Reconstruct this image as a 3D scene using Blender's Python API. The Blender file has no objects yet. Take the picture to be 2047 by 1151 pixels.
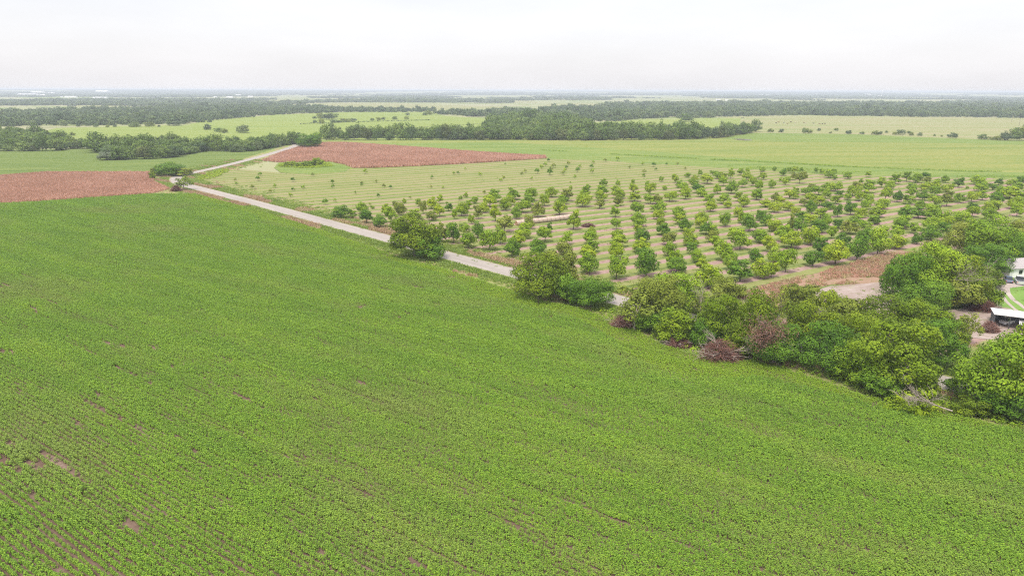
import bpy, bmesh, math, random
import numpy as np
from mathutils import Vector, Matrix

# ------------------------------------------------------------------ camera, sky, sun, exposure
PW, PH = 2047.0, 1151.0            # proportions of the photograph
FOC = 1409.0                       # focal length in photograph pixels
CAMH = 48.0
ROLL = math.radians(0.15)
PITCH = math.radians(15.66)
scene = bpy.context.scene
col = scene.collection

cam_d = bpy.data.cameras.new('camera')
cam = bpy.data.objects.new('camera', cam_d)
col.objects.link(cam)
cam_d.sensor_fit = 'HORIZONTAL'
cam_d.sensor_width = 36.0
cam_d.lens = 36.0 * FOC / PW
cam_d.clip_start = 0.5
cam_d.clip_end = 60000
cam.location = (0, 0, CAMH)
cam.rotation_euler = (Matrix.Rotation(math.radians(90) - PITCH, 4, 'X') @ Matrix.Rotation(ROLL, 4, 'Z')).to_euler()
scene.camera = cam

SUN_EL, SUN_AZ = math.radians(62), math.radians(205)
world = bpy.data.worlds.new("World")
scene.world = world
world.use_nodes = True
wn, wl = world.node_tree.nodes, world.node_tree.links
wn.clear()
w_out = wn.new('ShaderNodeOutputWorld')
sky = wn.new('ShaderNodeTexSky'); sky.sky_type = 'NISHITA'; sky.sun_disc = False
sky.sun_elevation = SUN_EL; sky.sun_rotation = SUN_AZ
sky.air_density = 1.0; sky.dust_density = 3.0
bg1 = wn.new('ShaderNodeBackground'); bg1.inputs['Strength'].default_value = 0.05
wl.new(sky.outputs[0], bg1.inputs['Color'])
# the cloud layer: even grey white, brighter overhead, faint clouds
tc = wn.new('ShaderNodeTexCoord')
sp = wn.new('ShaderNodeSeparateXYZ'); wl.new(tc.outputs['Generated'], sp.inputs[0])
zc = wn.new('ShaderNodeMath'); zc.operation = 'MAXIMUM'; zc.inputs[1].default_value = 0.0
zs = wn.new('ShaderNodeMath'); zs.operation = 'SUBTRACT'; zs.inputs[1].default_value = 0.13
wl.new(sp.outputs['Z'], zs.inputs[0]); wl.new(zs.outputs[0], zc.inputs[0])
gr = wn.new('ShaderNodeMath'); gr.operation = 'MULTIPLY_ADD'
gr.inputs[1].default_value = 0.95; gr.inputs[2].default_value = 0.86
wl.new(zc.outputs[0], gr.inputs[0])
mp = wn.new('ShaderNodeMapping'); mp.inputs['Scale'].default_value = (2.6, 2.6, 11.0)
wl.new(tc.outputs['Generated'], mp.inputs[0])
nz = wn.new('ShaderNodeTexNoise'); nz.inputs['Scale'].default_value = 1.5; nz.inputs['Detail'].default_value = 6
nz.inputs['Roughness'].default_value = 0.55
wl.new(mp.outputs[0], nz.inputs['Vector'])
nm = wn.new('ShaderNodeMapRange'); nm.inputs[1].default_value = 0.3; nm.inputs[2].default_value = 0.7
nm.inputs[3].default_value = 0.95; nm.inputs[4].default_value = 1.05
wl.new(nz.outputs['Fac'], nm.inputs[0])
mul = wn.new('ShaderNodeMath'); mul.operation = 'MULTIPLY'
wl.new(gr.outputs[0], mul.inputs[0]); wl.new(nm.outputs[0], mul.inputs[1])
bg2 = wn.new('ShaderNodeBackground'); bg2.inputs['Color'].default_value = (0.985, 0.965, 0.99, 1)
wl.new(mul.outputs[0], bg2.inputs['Strength'])
addw = wn.new('ShaderNodeAddShader')
wl.new(bg1.outputs[0], addw.inputs[0]); wl.new(bg2.outputs[0], addw.inputs[1])
wl.new(addw.outputs[0], w_out.inputs['Surface'])

sun_d = bpy.data.lights.new('sun', 'SUN'); sun_d.energy = 3.6; sun_d.angle = math.radians(11)
sun_d.color = (1.0, 0.93, 0.80)
sun = bpy.data.objects.new('sun', sun_d); col.objects.link(sun)
sdir = Vector((math.sin(SUN_AZ) * math.cos(SUN_EL), math.cos(SUN_AZ) * math.cos(SUN_EL), math.sin(SUN_EL)))
sun.rotation_euler = sdir.to_track_quat('Z', 'Y').to_euler()
sun.location = (0, 0, 200)

scene.view_settings.view_transform = 'Standard'
scene.view_settings.look = 'None'
scene.view_settings.exposure = 0.0
scene.view_settings.gamma = 1.0
scene.view_settings.use_curve_mapping = False
scene.cycles.use_denoising = False
scene.cycles.use_adaptive_sampling = False
scene.cycles.filter_width = 1.15
scene.cycles.max_bounces = 6
scene.cycles.diffuse_bounces = 3
scene.cycles.volume_bounces = 0
scene.cycles.transparent_max_bounces = 8

# ------------------------------------------------------------------ helpers
def px(x, y, z=0.0):
    """Where the ray through photograph pixel (x, y) meets height z."""
    x = np.asarray(x, float); y = np.asarray(y, float)
    dx, dy = x - PW / 2, y - PH / 2
    c, s = math.cos(ROLL), math.sin(ROLL)
    rx, ry = dx * c + dy * s, -dx * s + dy * c
    cx, cy = rx / FOC, -ry / FOC
    Y = math.cos(PITCH) + cy * math.sin(PITCH)
    Z = -math.sin(PITCH) + cy * math.cos(PITCH)
    t = (CAMH - z) / -Z
    return np.stack([cx * t, Y * t], -1)

def depth(X, Y, z=0.0):
    return Y * math.cos(PITCH) + (CAMH - z) * math.sin(PITCH)

def to_px(X, Y, z=0.0):
    d = depth(X, Y, z)
    u = Y * math.sin(PITCH) + (z - CAMH) * math.cos(PITCH)
    rx, ry = X / d * FOC, -u / d * FOC
    c, s = math.cos(ROLL), math.sin(ROLL)
    return PW / 2 + rx * c - ry * s, PH / 2 + rx * s + ry * c

def height_at(X, Y, ytop):
    """Height of a point above (X, Y) that shows at pixel row ytop."""
    lo, hi = 0.0, 40.0
    for _ in range(30):
        m = (lo + hi) / 2
        if to_px(X, Y, m)[1] > ytop: lo = m
        else: hi = m
    return lo

def inside(P, poly):
    P = np.asarray(P); poly = np.asarray(poly)
    r = np.zeros(len(P), bool)
    j = len(poly) - 1
    for i in range(len(poly)):
        xi, yi = poly[i]; xj, yj = poly[j]
        c = ((yi > P[:, 1]) != (yj > P[:, 1])) & (P[:, 0] < (xj - xi) * (P[:, 1] - yi) / (yj - yi + 1e-12) + xi)
        r ^= c
        j = i
    return r

def inview(P, m=8.0, fac=1.06):
    d = P[:, 1] * math.cos(PITCH) + CAMH * math.sin(PITCH)
    return (np.abs(P[:, 0]) < d * (PW / 2 / FOC) * fac + m) & (P[:, 1] > 40)

def vnoise(P, scale, seed=0, ang=0.0, stretch=1.0):
    """Smooth value noise in 0..1 on the ground, stretched along heading ang."""
    P = np.asarray(P, float)
    a = math.radians(ang)
    u = (P[:, 0] * math.sin(a) + P[:, 1] * math.cos(a)) / (scale * stretch)
    v = (P[:, 0] * math.cos(a) - P[:, 1] * math.sin(a)) / scale
    iu, iv = np.floor(u).astype(np.int64), np.floor(v).astype(np.int64)
    fu, fv = u - iu, v - iv
    fu, fv = fu * fu * (3 - 2 * fu), fv * fv * (3 - 2 * fv)
    def h(a_, b_):
        n = (a_ * 374761393 + b_ * 668265263 + seed * 2147483647) & 0xFFFFFFFF
        n = ((n ^ (n >> 13)) * 1274126177) & 0xFFFFFFFF
        return ((n ^ (n >> 16)) & 0xFFFF) / 65535.0
    return (h(iu, iv) * (1 - fu) + h(iu + 1, iv) * fu) * (1 - fv) + (h(iu, iv + 1) * (1 - fu) + h(iu + 1, iv + 1) * fu) * fv

def tag(o, label=None, cat=None, group=None, kind=None):
    if label: o['label'] = label
    if cat: o['category'] = cat
    if group: o['group'] = group
    if kind: o['kind'] = kind
    return o

def link(o, parent=None):
    col.objects.link(o)
    if parent is not None: o.parent = parent
    return o

def empty(name, loc=(0, 0, 0), rz=0.0):
    o = bpy.data.objects.new(name, None)
    o.empty_display_size = 0.3
    o.location = loc; o.rotation_euler = (0, 0, rz)
    return link(o)

class MB:
    """Collects polygons and links them as one mesh object."""
    def __init__(self): self.v = []; self.f = []; self.m = []; self.a = []; self.n = 0
    def add(self, v, f, mat=0, attr=None):
        v = np.asarray(v, float)
        self.v.append(v)
        for q in f:
            self.f.append(tuple(int(i) + self.n for i in q)); self.m.append(mat)
        if attr is None: attr = np.full(len(f), 0.5)
        self.a.append(np.asarray(attr, float))
        self.n += len(v)
        return self
    def box(self, x0, x1, y0, y1, z0, z1, mat=0):
        v = [(x0, y0, z0), (x1, y0, z0), (x1, y1, z0), (x0, y1, z0), (x0, y0, z1), (x1, y0, z1), (x1, y1, z1), (x0, y1, z1)]
        return self.add(v, [(0, 3, 2, 1), (4, 5, 6, 7), (0, 1, 5, 4), (1, 2, 6, 5), (2, 3, 7, 6), (3, 0, 4, 7)], mat)
    def tube(self, pts, rad, n=6, mat=0, cap=True):
        pts = [Vector(p) for p in pts]
        V = []
        for i, p in enumerate(pts):
            d = (pts[min(i + 1, len(pts) - 1)] - pts[max(i - 1, 0)]).normalized()
            up = Vector((0, 0, 1)) if abs(d.z) < 0.9 else Vector((1, 0, 0))
            a = d.cross(up).normalized(); b = d.cross(a)
            r = rad[i] if hasattr(rad, '__len__') else rad
            for k in range(n):
                t = 2 * math.pi * k / n
                V.append(tuple(p + a * (r * math.cos(t)) + b * (r * math.sin(t))))
        F = []
        for i in range(len(pts) - 1):
            for k in range(n):
                k2 = (k + 1) % n
                F.append((i * n + k, i * n + k2, (i + 1) * n + k2, (i + 1) * n + k))
        if cap:
            F.append(tuple(range(n))); F.append(tuple((len(pts) - 1) * n + k for k in range(n)))
        return self.add(V, F, mat)
    def mesh(self, name, mats, smooth=False):
        me = bpy.data.meshes.new(name)
        V = np.concatenate(self.v) if self.v else np.zeros((0, 3))
        me.from_pydata(V.tolist(), [], self.f)
        for m in mats: me.materials.append(m)
        if len(mats) > 1: me.polygons.foreach_set('material_index', np.array(self.m, np.int32))
        at = me.attributes.new('cv', 'FLOAT', 'FACE')
        at.data.foreach_set('value', np.concatenate(self.a).astype(np.float32))
        if smooth: me.polygons.foreach_set('use_smooth', np.ones(len(self.f), bool))
        me.update()
        return me
    def build(self, name, mats, parent=None, smooth=False):
        if not isinstance(mats, (list, tuple)): mats = [mats]
        return link(bpy.data.objects.new(name, self.mesh(name, mats, smooth)), parent)

def quads_mesh(name, V, cv, mats):
    """Mesh of loose quads, V is (N,4,3)."""
    N = len(V)
    me = bpy.data.meshes.new(name)
    me.vertices.add(N * 4); me.loops.add(N * 4); me.polygons.add(N)
    me.vertices.foreach_set('co', V.reshape(-1).astype(np.float32))
    me.loops.foreach_set('vertex_index', np.arange(N * 4, dtype=np.int32))
    me.polygons.foreach_set('loop_start', np.arange(0, N * 4, 4, dtype=np.int32))
    try: me.polygons.foreach_set('loop_total', np.full(N, 4, np.int32))
    except Exception: pass
    for m in mats: me.materials.append(m)
    me.update(calc_edges=True)
    at = me.attributes.new('cv', 'FLOAT', 'FACE')
    at.data.foreach_set('value', np.asarray(cv, np.float32))
    return me

def leaf_quads(rng, C, N, size, jit=0.7, asp=0.65):
    """Small folded leaf sprays at centres C with normals N."""
    n = len(C)
    N = N + rng.normal(0, jit, (n, 3)); N /= np.linalg.norm(N, axis=1, keepdims=True) + 1e-9
    R = rng.normal(0, 1, (n, 3))
    T = np.cross(N, R); T /= np.linalg.norm(T, axis=1, keepdims=True) + 1e-9
    B = np.cross(N, T)
    s = (size * rng.uniform(0.65, 1.35, n))[:, None]
    k = rng.uniform(-0.25, 0.1, n)[:, None] * s
    return np.stack([C + T * s, C + B * s * asp + N * k, C - T * s, C - B * s * asp + N * k], 1)

# ------------------------------------------------------------------ materials
def new_mat(name):
    m = bpy.data.materials.new(name); m.use_nodes = True
    nt = m.node_tree; nt.nodes.clear()
    out = nt.nodes.new('ShaderNodeOutputMaterial')
    return m, nt.nodes, nt.links, out

def wpos(n, l, scale=(1, 1, 1), rot=0.0):
    g = n.new('ShaderNodeNewGeometry')
    mp_ = n.new('ShaderNodeMapping'); mp_.vector_type = 'TEXTURE' if False else 'POINT'
    mp_.inputs['Rotation'].default_value = (0, 0, math.radians(rot))
    mp2 = n.new('ShaderNodeMapping'); mp2.inputs['Scale'].default_value = scale
    l.new(g.outputs['Position'], mp_.inputs[0]); l.new(mp_.outputs[0], mp2.inputs[0])
    return mp2.outputs[0]

def noise(n, l, vec, scale, detail=4, rough=0.55):
    t = n.new('ShaderNodeTexNoise'); t.inputs['Scale'].default_value = scale
    t.inputs['Detail'].default_value = detail; t.inputs['Roughness'].default_value = rough
    l.new(vec, t.inputs['Vector'])
    return t.outputs['Fac']

def ramp(n, l, fac, stops):
    r = n.new('ShaderNodeValToRGB')
    el = r.color_ramp.elements
    while len(el) < len(stops): el.new(0.5)
    for e, (p, c) in zip(el, stops): e.position = p; e.color = (*c, 1)
    l.new(fac, r.inputs[0])
    return r.outputs[0]

def mixc(n, l, fac, a, b, mode='MIX'):
    m = n.new('ShaderNodeMix'); m.data_type = 'RGBA'; m.blend_type = mode
    if isinstance(fac, float): m.inputs['Factor'].default_value = fac
    else: l.new(fac, m.inputs['Factor'])
    for s, v in ((6, a), (7, b)):
        if isinstance(v, tuple): m.inputs[s].default_value = (*v, 1)
        else: l.new(v, m.inputs[s])
    return m.outputs[2]

def mth(n, l, op, a, b=None, c=None):
    m = n.new('ShaderNodeMath'); m.operation = op
    for i, v in enumerate((a, b, c)):
        if v is None: continue
        if isinstance(v, (int, float)): m.inputs[i].default_value = v
        else: l.new(v, m.inputs[i])
    return m.outputs[0]

def mapr(n, l, v, a, b, c=0.0, d=1.0):
    m = n.new('ShaderNodeMapRange')
    for i, q in zip((1, 2, 3, 4), (a, b, c, d)): m.inputs[i].default_value = q
    l.new(v, m.inputs[0])
    return m.outputs[0]

def leaf_mat(name, stops, transl=0.17, big=0.0, stripe=None, rough=0.6, rnd=0.35, tint=None):
    """Foliage: hue varies from leaf to leaf, from tree to tree and slowly over the ground."""
    m, n, l, out = new_mat(name)
    at = n.new('ShaderNodeAttribute'); at.attribute_name = 'cv'
    oi = n.new('ShaderNodeObjectInfo')
    f = mth(n, l, 'MULTIPLY_ADD', oi.outputs['Random'], rnd, mth(n, l, 'MULTIPLY', at.outputs['Fac'], 1.0 - rnd - big))
    if big:
        if stripe: v = wpos(n, l, (1.0 / stripe[1], 1.0 / stripe[2], 0.02), stripe[0])
        else: v = wpos(n, l, (0.03, 0.03, 0.03))
        f = mth(n, l, 'MULTIPLY_ADD', mapr(n, l, noise(n, l, v, 1.0, 5, 0.6), 0.3, 0.7), big, f)
    c = ramp(n, l, f, stops)
    if tint:
        tn = noise(n, l, wpos(n, l, (0.022, 0.05, 0.02), 35.2), 1.0, 4, 0.6)
        c = mixc(n, l, mth(n, l, 'MULTIPLY', mapr(n, l, tn, 0.50, 0.68), 0.45), c, tint)
    d = n.new('ShaderNodeBsdfDiffuse'); l.new(c, d.inputs['Color'])
    t = n.new('ShaderNodeBsdfTranslucent')
    ct = mixc(n, l, 1.0, c, (1.0, 1.0, 0.35), 'MULTIPLY'); l.new(ct, t.inputs['Color'])
    ms = n.new('ShaderNodeMixShader'); ms.inputs[0].default_value = transl
    l.new(d.outputs[0], ms.inputs[1]); l.new(t.outputs[0], ms.inputs[2])
    g = n.new('ShaderNodeBsdfGlossy'); g.inputs['Roughness'].default_value = rough
    g.inputs['Color'].default_value = (1, 1, 1, 1)
    fr = n.new('ShaderNodeFresnel'); fr.inputs['IOR'].default_value = 1.35
    ms2 = n.new('ShaderNodeMixShader'); l.new(mth(n, l, 'MULTIPLY', fr.outputs[0], 0.12), ms2.inputs[0])
    l.new(ms.outputs[0], ms2.inputs[1]); l.new(g.outputs[0], ms2.inputs[2])
    l.new(ms2.outputs[0], out.inputs[0])
    return m

def plain(name, c, rough=0.7, metal=0.0, var=0.12, scale=2.0, bump=0.0):
    m, n, l, out = new_mat(name)
    p = n.new('ShaderNodeBsdfPrincipled')
    tcn = n.new('ShaderNodeTexCoord')
    f = noise(n, l, tcn.outputs['Object'], scale, 4)
    cc = ramp(n, l, f, [(0.25, tuple(x * (1 - var * 2) for x in c)), (0.75, tuple(min(1, x * (1 + var)) for x in c))])
    l.new(cc, p.inputs['Base Color'])
    p.inputs['Roughness'].default_value = rough; p.inputs['Metallic'].default_value = metal
    if bump:
        b = n.new('ShaderNodeBump'); b.inputs['Strength'].default_value = bump
        l.new(noise(n, l, tcn.outputs['Object'], scale * 4, 4), b.inputs['Height'])
        l.new(b.outputs[0], p.inputs['Normal'])
    l.new(p.outputs[0], out.inputs[0])
    return m

def ground_mat(name, base, fine=None, rot=0.0, sx=30.0, sy=30.0, speck=None, fs=0.9, bump=0.6, bd=0.25):
    """Field surface: slow patches stretched along the rows, fine mottling and small specks."""
    m, n, l, out = new_mat(name)
    v = wpos(n, l, (1 / sx, 1 / sy, 1 / sx), rot)
    c = ramp(n, l, noise(n, l, v, 1.0, 6, 0.62), base)
    vf = wpos(n, l, (1, 1, 1))
    nf = noise(n, l, vf, fs, 6, 0.7)
    if fine:
        c = mixc(n, l, mapr(n, l, nf, 0.42, 0.62), c, mixc(n, l, 0.45, c, fine))
    if speck:
        n2 = noise(n, l, wpos(n, l, (1, 1, 1)), speck[0], 5, 0.6)
        c = mixc(n, l, mapr(n, l, n2, speck[1], speck[1] + 0.07), c, speck[2])
    d = n.new('ShaderNodeBsdfDiffuse'); l.new(c, d.inputs['Color'])
    if bump:
        b = n.new('ShaderNodeBump'); b.inputs['Strength'].default_value = bump; b.inputs['Distance'].default_value = bd
        l.new(nf, b.inputs['Height']); l.new(b.outputs[0], d.inputs['Normal'])
    l.new(d.outputs[0], out.inputs[0])
    return m

GREENS = {
 'dark':   [(0.0, (0.048, 0.113, 0.017)), (0.5, (0.105, 0.208, 0.021)), (1.0, (0.207, 0.329, 0.028))],
 'mid':    [(0.0, (0.092, 0.174, 0.017)), (0.5, (0.208, 0.328, 0.024)), (1.0, (0.364, 0.470, 0.033))],
 'yellow': [(0.0, (0.126, 0.206, 0.014)), (0.5, (0.247, 0.347, 0.021)), (1.0, (0.396, 0.465, 0.033))],
 'olive':  [(0.0, (0.102, 0.140, 0.022)), (0.5, (0.198, 0.247, 0.034)), (1.0, (0.321, 0.354, 0.064))],
 'brush':  [(0.0, (0.066, 0.115, 0.012)), (0.5, (0.149, 0.218, 0.016)), (1.0, (0.287, 0.344, 0.024))],
 'lime':   [(0.0, (0.087, 0.154, 0.012)), (0.5, (0.175, 0.258, 0.017)), (1.0, (0.303, 0.362, 0.027))],
}
M = {k: leaf_mat('foliage_' + k, v) for k, v in GREENS.items()}
M['bark'] = plain('bark', (0.13, 0.10, 0.085), 0.9, var=0.3, scale=3, bump=0.5)
M['pale_bark'] = plain('pale_bark', (0.36, 0.30, 0.26), 0.9, var=0.25, scale=3, bump=0.4)
M['far_wood'] = leaf_mat('far_wood_foliage', [(0.0, (0.043, 0.081, 0.035)), (0.5, (0.098, 0.151, 0.053)), (1.0, (0.204, 0.254, 0.095))], big=0.25, rnd=0.55)
M['mid_wood'] = leaf_mat('mid_wood_foliage', [(0.0, (0.054, 0.099, 0.025)), (0.5, (0.120, 0.189, 0.038)), (1.0, (0.240, 0.305, 0.068))], big=0.2, rnd=0.4)
M['crop'] = leaf_mat('crop_leaves', [(0.0, (0.094, 0.183, 0.026)), (0.40, (0.157, 0.284, 0.035)), (0.70, (0.220, 0.357, 0.037)), (1.0, (0.305, 0.431, 0.040))],
                     big=0.30, stripe=(35.2, 34.0, 6.0), rnd=0.14, transl=0.22, tint=(0.24, 0.26, 0.09))
M['crop_edge'] = leaf_mat('crop_edge_leaves', [(0.0, (0.114, 0.206, 0.025)), (0.40, (0.193, 0.319, 0.031)), (0.70, (0.271, 0.403, 0.035)), (1.0, (0.374, 0.484, 0.037))],
                     big=0.24, stripe=(35.2, 30.0, 8.0), rnd=0.14, transl=0.22)
M['olive_wood'] = leaf_mat('olive_wood_foliage', [(0.0, (0.060, 0.085, 0.030)), (0.5, (0.120, 0.150, 0.045)), (1.0, (0.230, 0.250, 0.080))])
M['sorghum'] = leaf_mat('sorghum_heads', [(0.0, (0.352, 0.198, 0.131)), (0.45, (0.518, 0.297, 0.238)), (1.0, (0.726, 0.484, 0.404))], big=0.3, rnd=0.3, transl=0.25)
M['dry_weed'] = leaf_mat('dry_weeds', [(0.0, (0.32, 0.20, 0.14)), (0.4, (0.42, 0.29, 0.20)), (0.75, (0.42, 0.37, 0.19)), (1.0, (0.36, 0.41, 0.13))], big=0.3, rnd=0.4, transl=0.2)
M['grass'] = leaf_mat('grass_blades', [(0.0, (0.12, 0.21, 0.04)), (0.5, (0.24, 0.33, 0.06)), (1.0, (0.38, 0.42, 0.11))], big=0.4, rnd=0.3, transl=0.25)
M['pale_shrub'] = leaf_mat('pale_shrub_leaves', [(0.0, (0.10, 0.14, 0.08)), (1.0, (0.26, 0.30, 0.20))])
M['twigs'] = leaf_mat('dead_twigs', [(0.0, (0.085, 0.035, 0.030)), (0.5, (0.18, 0.080, 0.065)), (1.0, (0.32, 0.20, 0.16))], transl=0.1)

# ------------------------------------------------------------------ haze of the air
def haze_box(z1, r):
    me = MB().box(-r, r, -400, r * 1.05, -3.0, z1)
    m, n, l, out = new_mat('haze_air')
    v = n.new('ShaderNodeVolumePrincipled')
    v.inputs['Color'].default_value = (0.82, 0.90, 1.0, 1)
    v.inputs['Density'].default_value = 0.000165
    v.inputs['Anisotropy'].default_value = 0.0
    l.new(v.outputs[0], out.inputs['Volume'])
    o = me.build('haze', m)
    tag(o, 'thin pale blue haze over the whole plain', 'haze', kind='stuff')
    return o

# ------------------------------------------------------------------ ground and fields
ROWROT = 35.2     # texture rotation that puts x along the crop rows
ROWDIR = -54.8     # heading of the crop rows, degrees right of straight ahead
STRIP = 56.7       # heading of the orchard strips

SHEETS = [0]
def sheet(name, pts, z, mat, label=None, raw=False, sub=0):
    """A field laid flat on the ground; pts are photograph pixels unless raw."""
    SHEETS[0] += 1; z = z * 3 + 0.004 * SHEETS[0]      # no two sheets share a plane
    P = np.array(pts, float) if raw else px([p[0] for p in pts], [p[1] for p in pts])
    bm = bmesh.new()
    vs = [bm.verts.new((a, b, z)) for a, b in P]
    f = bm.faces.new(vs)
    bmesh.ops.recalc_face_normals(bm, faces=[f])
    if f.normal.z < 0: f.normal_flip()
    bmesh.ops.triangulate(bm, faces=bm.faces[:])
    me = bpy.data.meshes.new(name); bm.to_mesh(me); bm.free()
    me.materials.append(mat)
    o = link(bpy.data.objects.new(name, me))
    tag(o, label, kind='structure')
    return o, P

R = 16000.0
g_far = ground_mat('far_ground', [(0.30, (0.09, 0.13, 0.05)), (0.43, (0.16, 0.21, 0.065)), (0.50, (0.27, 0.28, 0.15)), (0.60, (0.28, 0.27, 0.17)), (0.70, (0.12, 0.16, 0.06))],
                   sx=420, sy=110, rot=3, bump=0)
gm = MB()
gm.add([(-R, -600, -0.05), (R, -600, -0.05), (R, R, -0.05), (-R, R, -0.05)], [(0, 1, 2, 3)])
tag(gm.build('ground', g_far), 'flat farmland reaching to the horizon', kind='structure')

g_meadow = ground_mat('meadow_grass', [(0.30, (0.150, 0.190, 0.050)), (0.45, (0.195, 0.225, 0.062)), (0.60, (0.245, 0.245, 0.078)), (0.70, (0.18, 0.21, 0.06))],
                      fine=(0.10, 0.17, 0.045), sx=160, sy=28, rot=-4, fs=0.25, bump=0.5)
g_lush = ground_mat('lush_grass', [(0.35, (0.127, 0.180, 0.048)), (0.5, (0.176, 0.225, 0.062)), (0.65, (0.220, 0.245, 0.075))],
                    fine=(0.08, 0.16, 0.04), sx=90, sy=9, rot=-6, fs=0.30, speck=(0.25, 0.66, (0.09, 0.19, 0.05)))
g_light = ground_mat('light_green_crop', [(0.35, (0.175, 0.225, 0.062)), (0.5, (0.210, 0.255, 0.072)), (0.65, (0.24, 0.265, 0.085))],
                     fine=(0.15, 0.22, 0.06), sx=200, sy=18, rot=-3, fs=0.12, bump=0.3)
g_tan = ground_mat('dry_pasture', [(0.35, (0.20, 0.235, 0.095)), (0.5, (0.255, 0.25, 0.125)), (0.65, (0.29, 0.255, 0.155))],
                   fine=(0.18, 0.22, 0.08), sx=260, sy=30, rot=0, fs=0.1, bump=0.3)
g_soy = ground_mat('left_crop', [(0.35, (0.105, 0.148, 0.042)), (0.5, (0.138, 0.184, 0.052)), (0.65, (0.187, 0.219, 0.066))],
                   fine=(0.06, 0.11, 0.03), sx=60, sy=4, rot=-12, fs=0.35, speck=(0.12, 0.70, (0.20, 0.23, 0.12)))
g_soil = ground_mat('crop_soil', [(0.3, (0.101, 0.066, 0.049)), (0.55, (0.177, 0.120, 0.093)), (0.75, (0.278, 0.208, 0.170))],
                    fine=(0.10, 0.07, 0.05), sx=9, sy=2.2, rot=ROWROT, fs=2.0)
g_sorg = ground_mat('sorghum_soil', [(0.3, (0.27, 0.165, 0.12)), (0.6, (0.36, 0.225, 0.175))], fine=(0.22, 0.15, 0.07), sx=20, sy=3, rot=20, fs=1.0)
g_verge = ground_mat('road_verge', [(0.35, (0.15, 0.24, 0.06)), (0.48, (0.24, 0.26, 0.09)), (0.60, (0.30, 0.22, 0.15)), (0.72, (0.27, 0.18, 0.14))],
                     fine=(0.16, 0.20, 0.06), sx=12, sy=3.0, rot=48, fs=0.8, bd=0.3)
g_dirt = ground_mat('bare_dirt', [(0.35, (0.24, 0.19, 0.16)), (0.5, (0.31, 0.245, 0.225)), (0.65, (0.36, 0.30, 0.28))],
                    fine=(0.22, 0.18, 0.12), sx=14, sy=3.5, rot=-33, fs=0.8, speck=(0.20, 0.60, (0.24, 0.27, 0.10)))
g_gravel = ground_mat('pale_gravel', [(0.35, (0.33, 0.28, 0.25)), (0.65, (0.43, 0.38, 0.35))], fine=(0.27, 0.23, 0.20), sx=5, sy=5, fs=1.5)
g_weedy = ground_mat('dry_weed_ground', [(0.32, (0.20, 0.21, 0.09)), (0.45, (0.28, 0.19, 0.135)), (0.65, (0.32, 0.20, 0.155))], fine=(0.24, 0.17, 0.10), sx=10, sy=4, rot=-33, fs=1.2)
g_lawn = ground_mat('lawn', [(0.35, (0.12, 0.235, 0.05)), (0.65, (0.18, 0.285, 0.07))], fine=(0.17, 0.22, 0.07), sx=10, sy=10, fs=0.8)

def orchard_mat():
    m, n, l, out = new_mat('orchard_floor')
    geo = n.new('ShaderNodeNewGeometry'); s = n.new('ShaderNodeSeparateXYZ'); l.new(geo.outputs['Position'], s.inputs[0])
    a = math.radians(STRIP)
    v = mth(n, l, 'SUBTRACT', mth(n, l, 'MULTIPLY', s.outputs['X'], math.cos(a)), mth(n, l, 'MULTIPLY', s.outputs['Y'], math.sin(a)))
    wob = noise(n, l, wpos(n, l, (0.05, 0.05, 0.05)), 1.0, 3)
    v = mth(n, l, 'MULTIPLY_ADD', wob, 1.4, v)
    ph = mth(n, l, 'MULTIPLY', mth(n, l, 'ADD', v, ORCH_OFF), 2 * math.pi / ORCH_P)
    st = mth(n, l, 'COSINE', ph)                    # 1 on the tree rows
    patch = noise(n, l, wpos(n, l, (0.02, 0.07, 0.05), -33), 1.0, 5, 0.6)
    nf = noise(n, l, wpos(n, l, (1, 1, 1)), 0.7, 6, 0.7)
    grass = ramp(n, l, patch, [(0.30, (0.158, 0.199, 0.058)), (0.50, (0.212, 0.230, 0.080)), (0.66, (0.247, 0.237, 0.105)), (0.75, (0.271, 0.230, 0.134))])
    grass = mixc(n, l, mapr(n, l, nf, 0.45, 0.65), grass, mixc(n, l, 0.3, grass, (0.13, 0.17, 0.05)))
    bare = ramp(n, l, nf, [(0.3, (0.22, 0.140, 0.115)), (0.6, (0.33, 0.230, 0.205))])
    # bare strips are strong in the near half and fade to thin green lines in the young far part
    near = mapr(n, l, mth(n, l, 'MULTIPLY_ADD', s.outputs['X'], -0.5, s.outputs['Y']), 400, 250)
    fac = mapr(n, l, mth(n, l, 'MULTIPLY_ADD', mth(n, l, 'SUBTRACT', nf, 0.5), 1.0, mth(n, l, 'MULTIPLY_ADD', patch, 0.8, st)), 0.75, 1.15)
    c = mixc(n, l, mth(n, l, 'MULTIPLY', fac, mth(n, l, 'MULTIPLY_ADD', near, 0.62, 0.38)), grass, bare)
    line = mapr(n, l, mth(n, l, 'COSINE', mth(n, l, 'ADD', ph, 2.3)), 0.74, 0.95)
    c = mixc(n, l, mth(n, l, 'MULTIPLY', line, mapr(n, l, noise(n, l, wpos(n, l, (0.05, 0.3, 0.1), -33), 1.0, 3), 0.30, 0.6, 0.3, 0.85)), c, (0.095, 0.145, 0.042))
    d = n.new('ShaderNodeBsdfDiffuse'); l.new(c, d.inputs['Color'])
    b = n.new('ShaderNodeBump'); b.inputs['Strength'].default_value = 0.3; b.inputs['Distance'].default_value = 0.2
    l.new(nf, b.inputs['Height']); l.new(b.outputs[0], d.inputs['Normal'])
    l.new(d.outputs[0], out.inputs[0])
    return m

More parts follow.
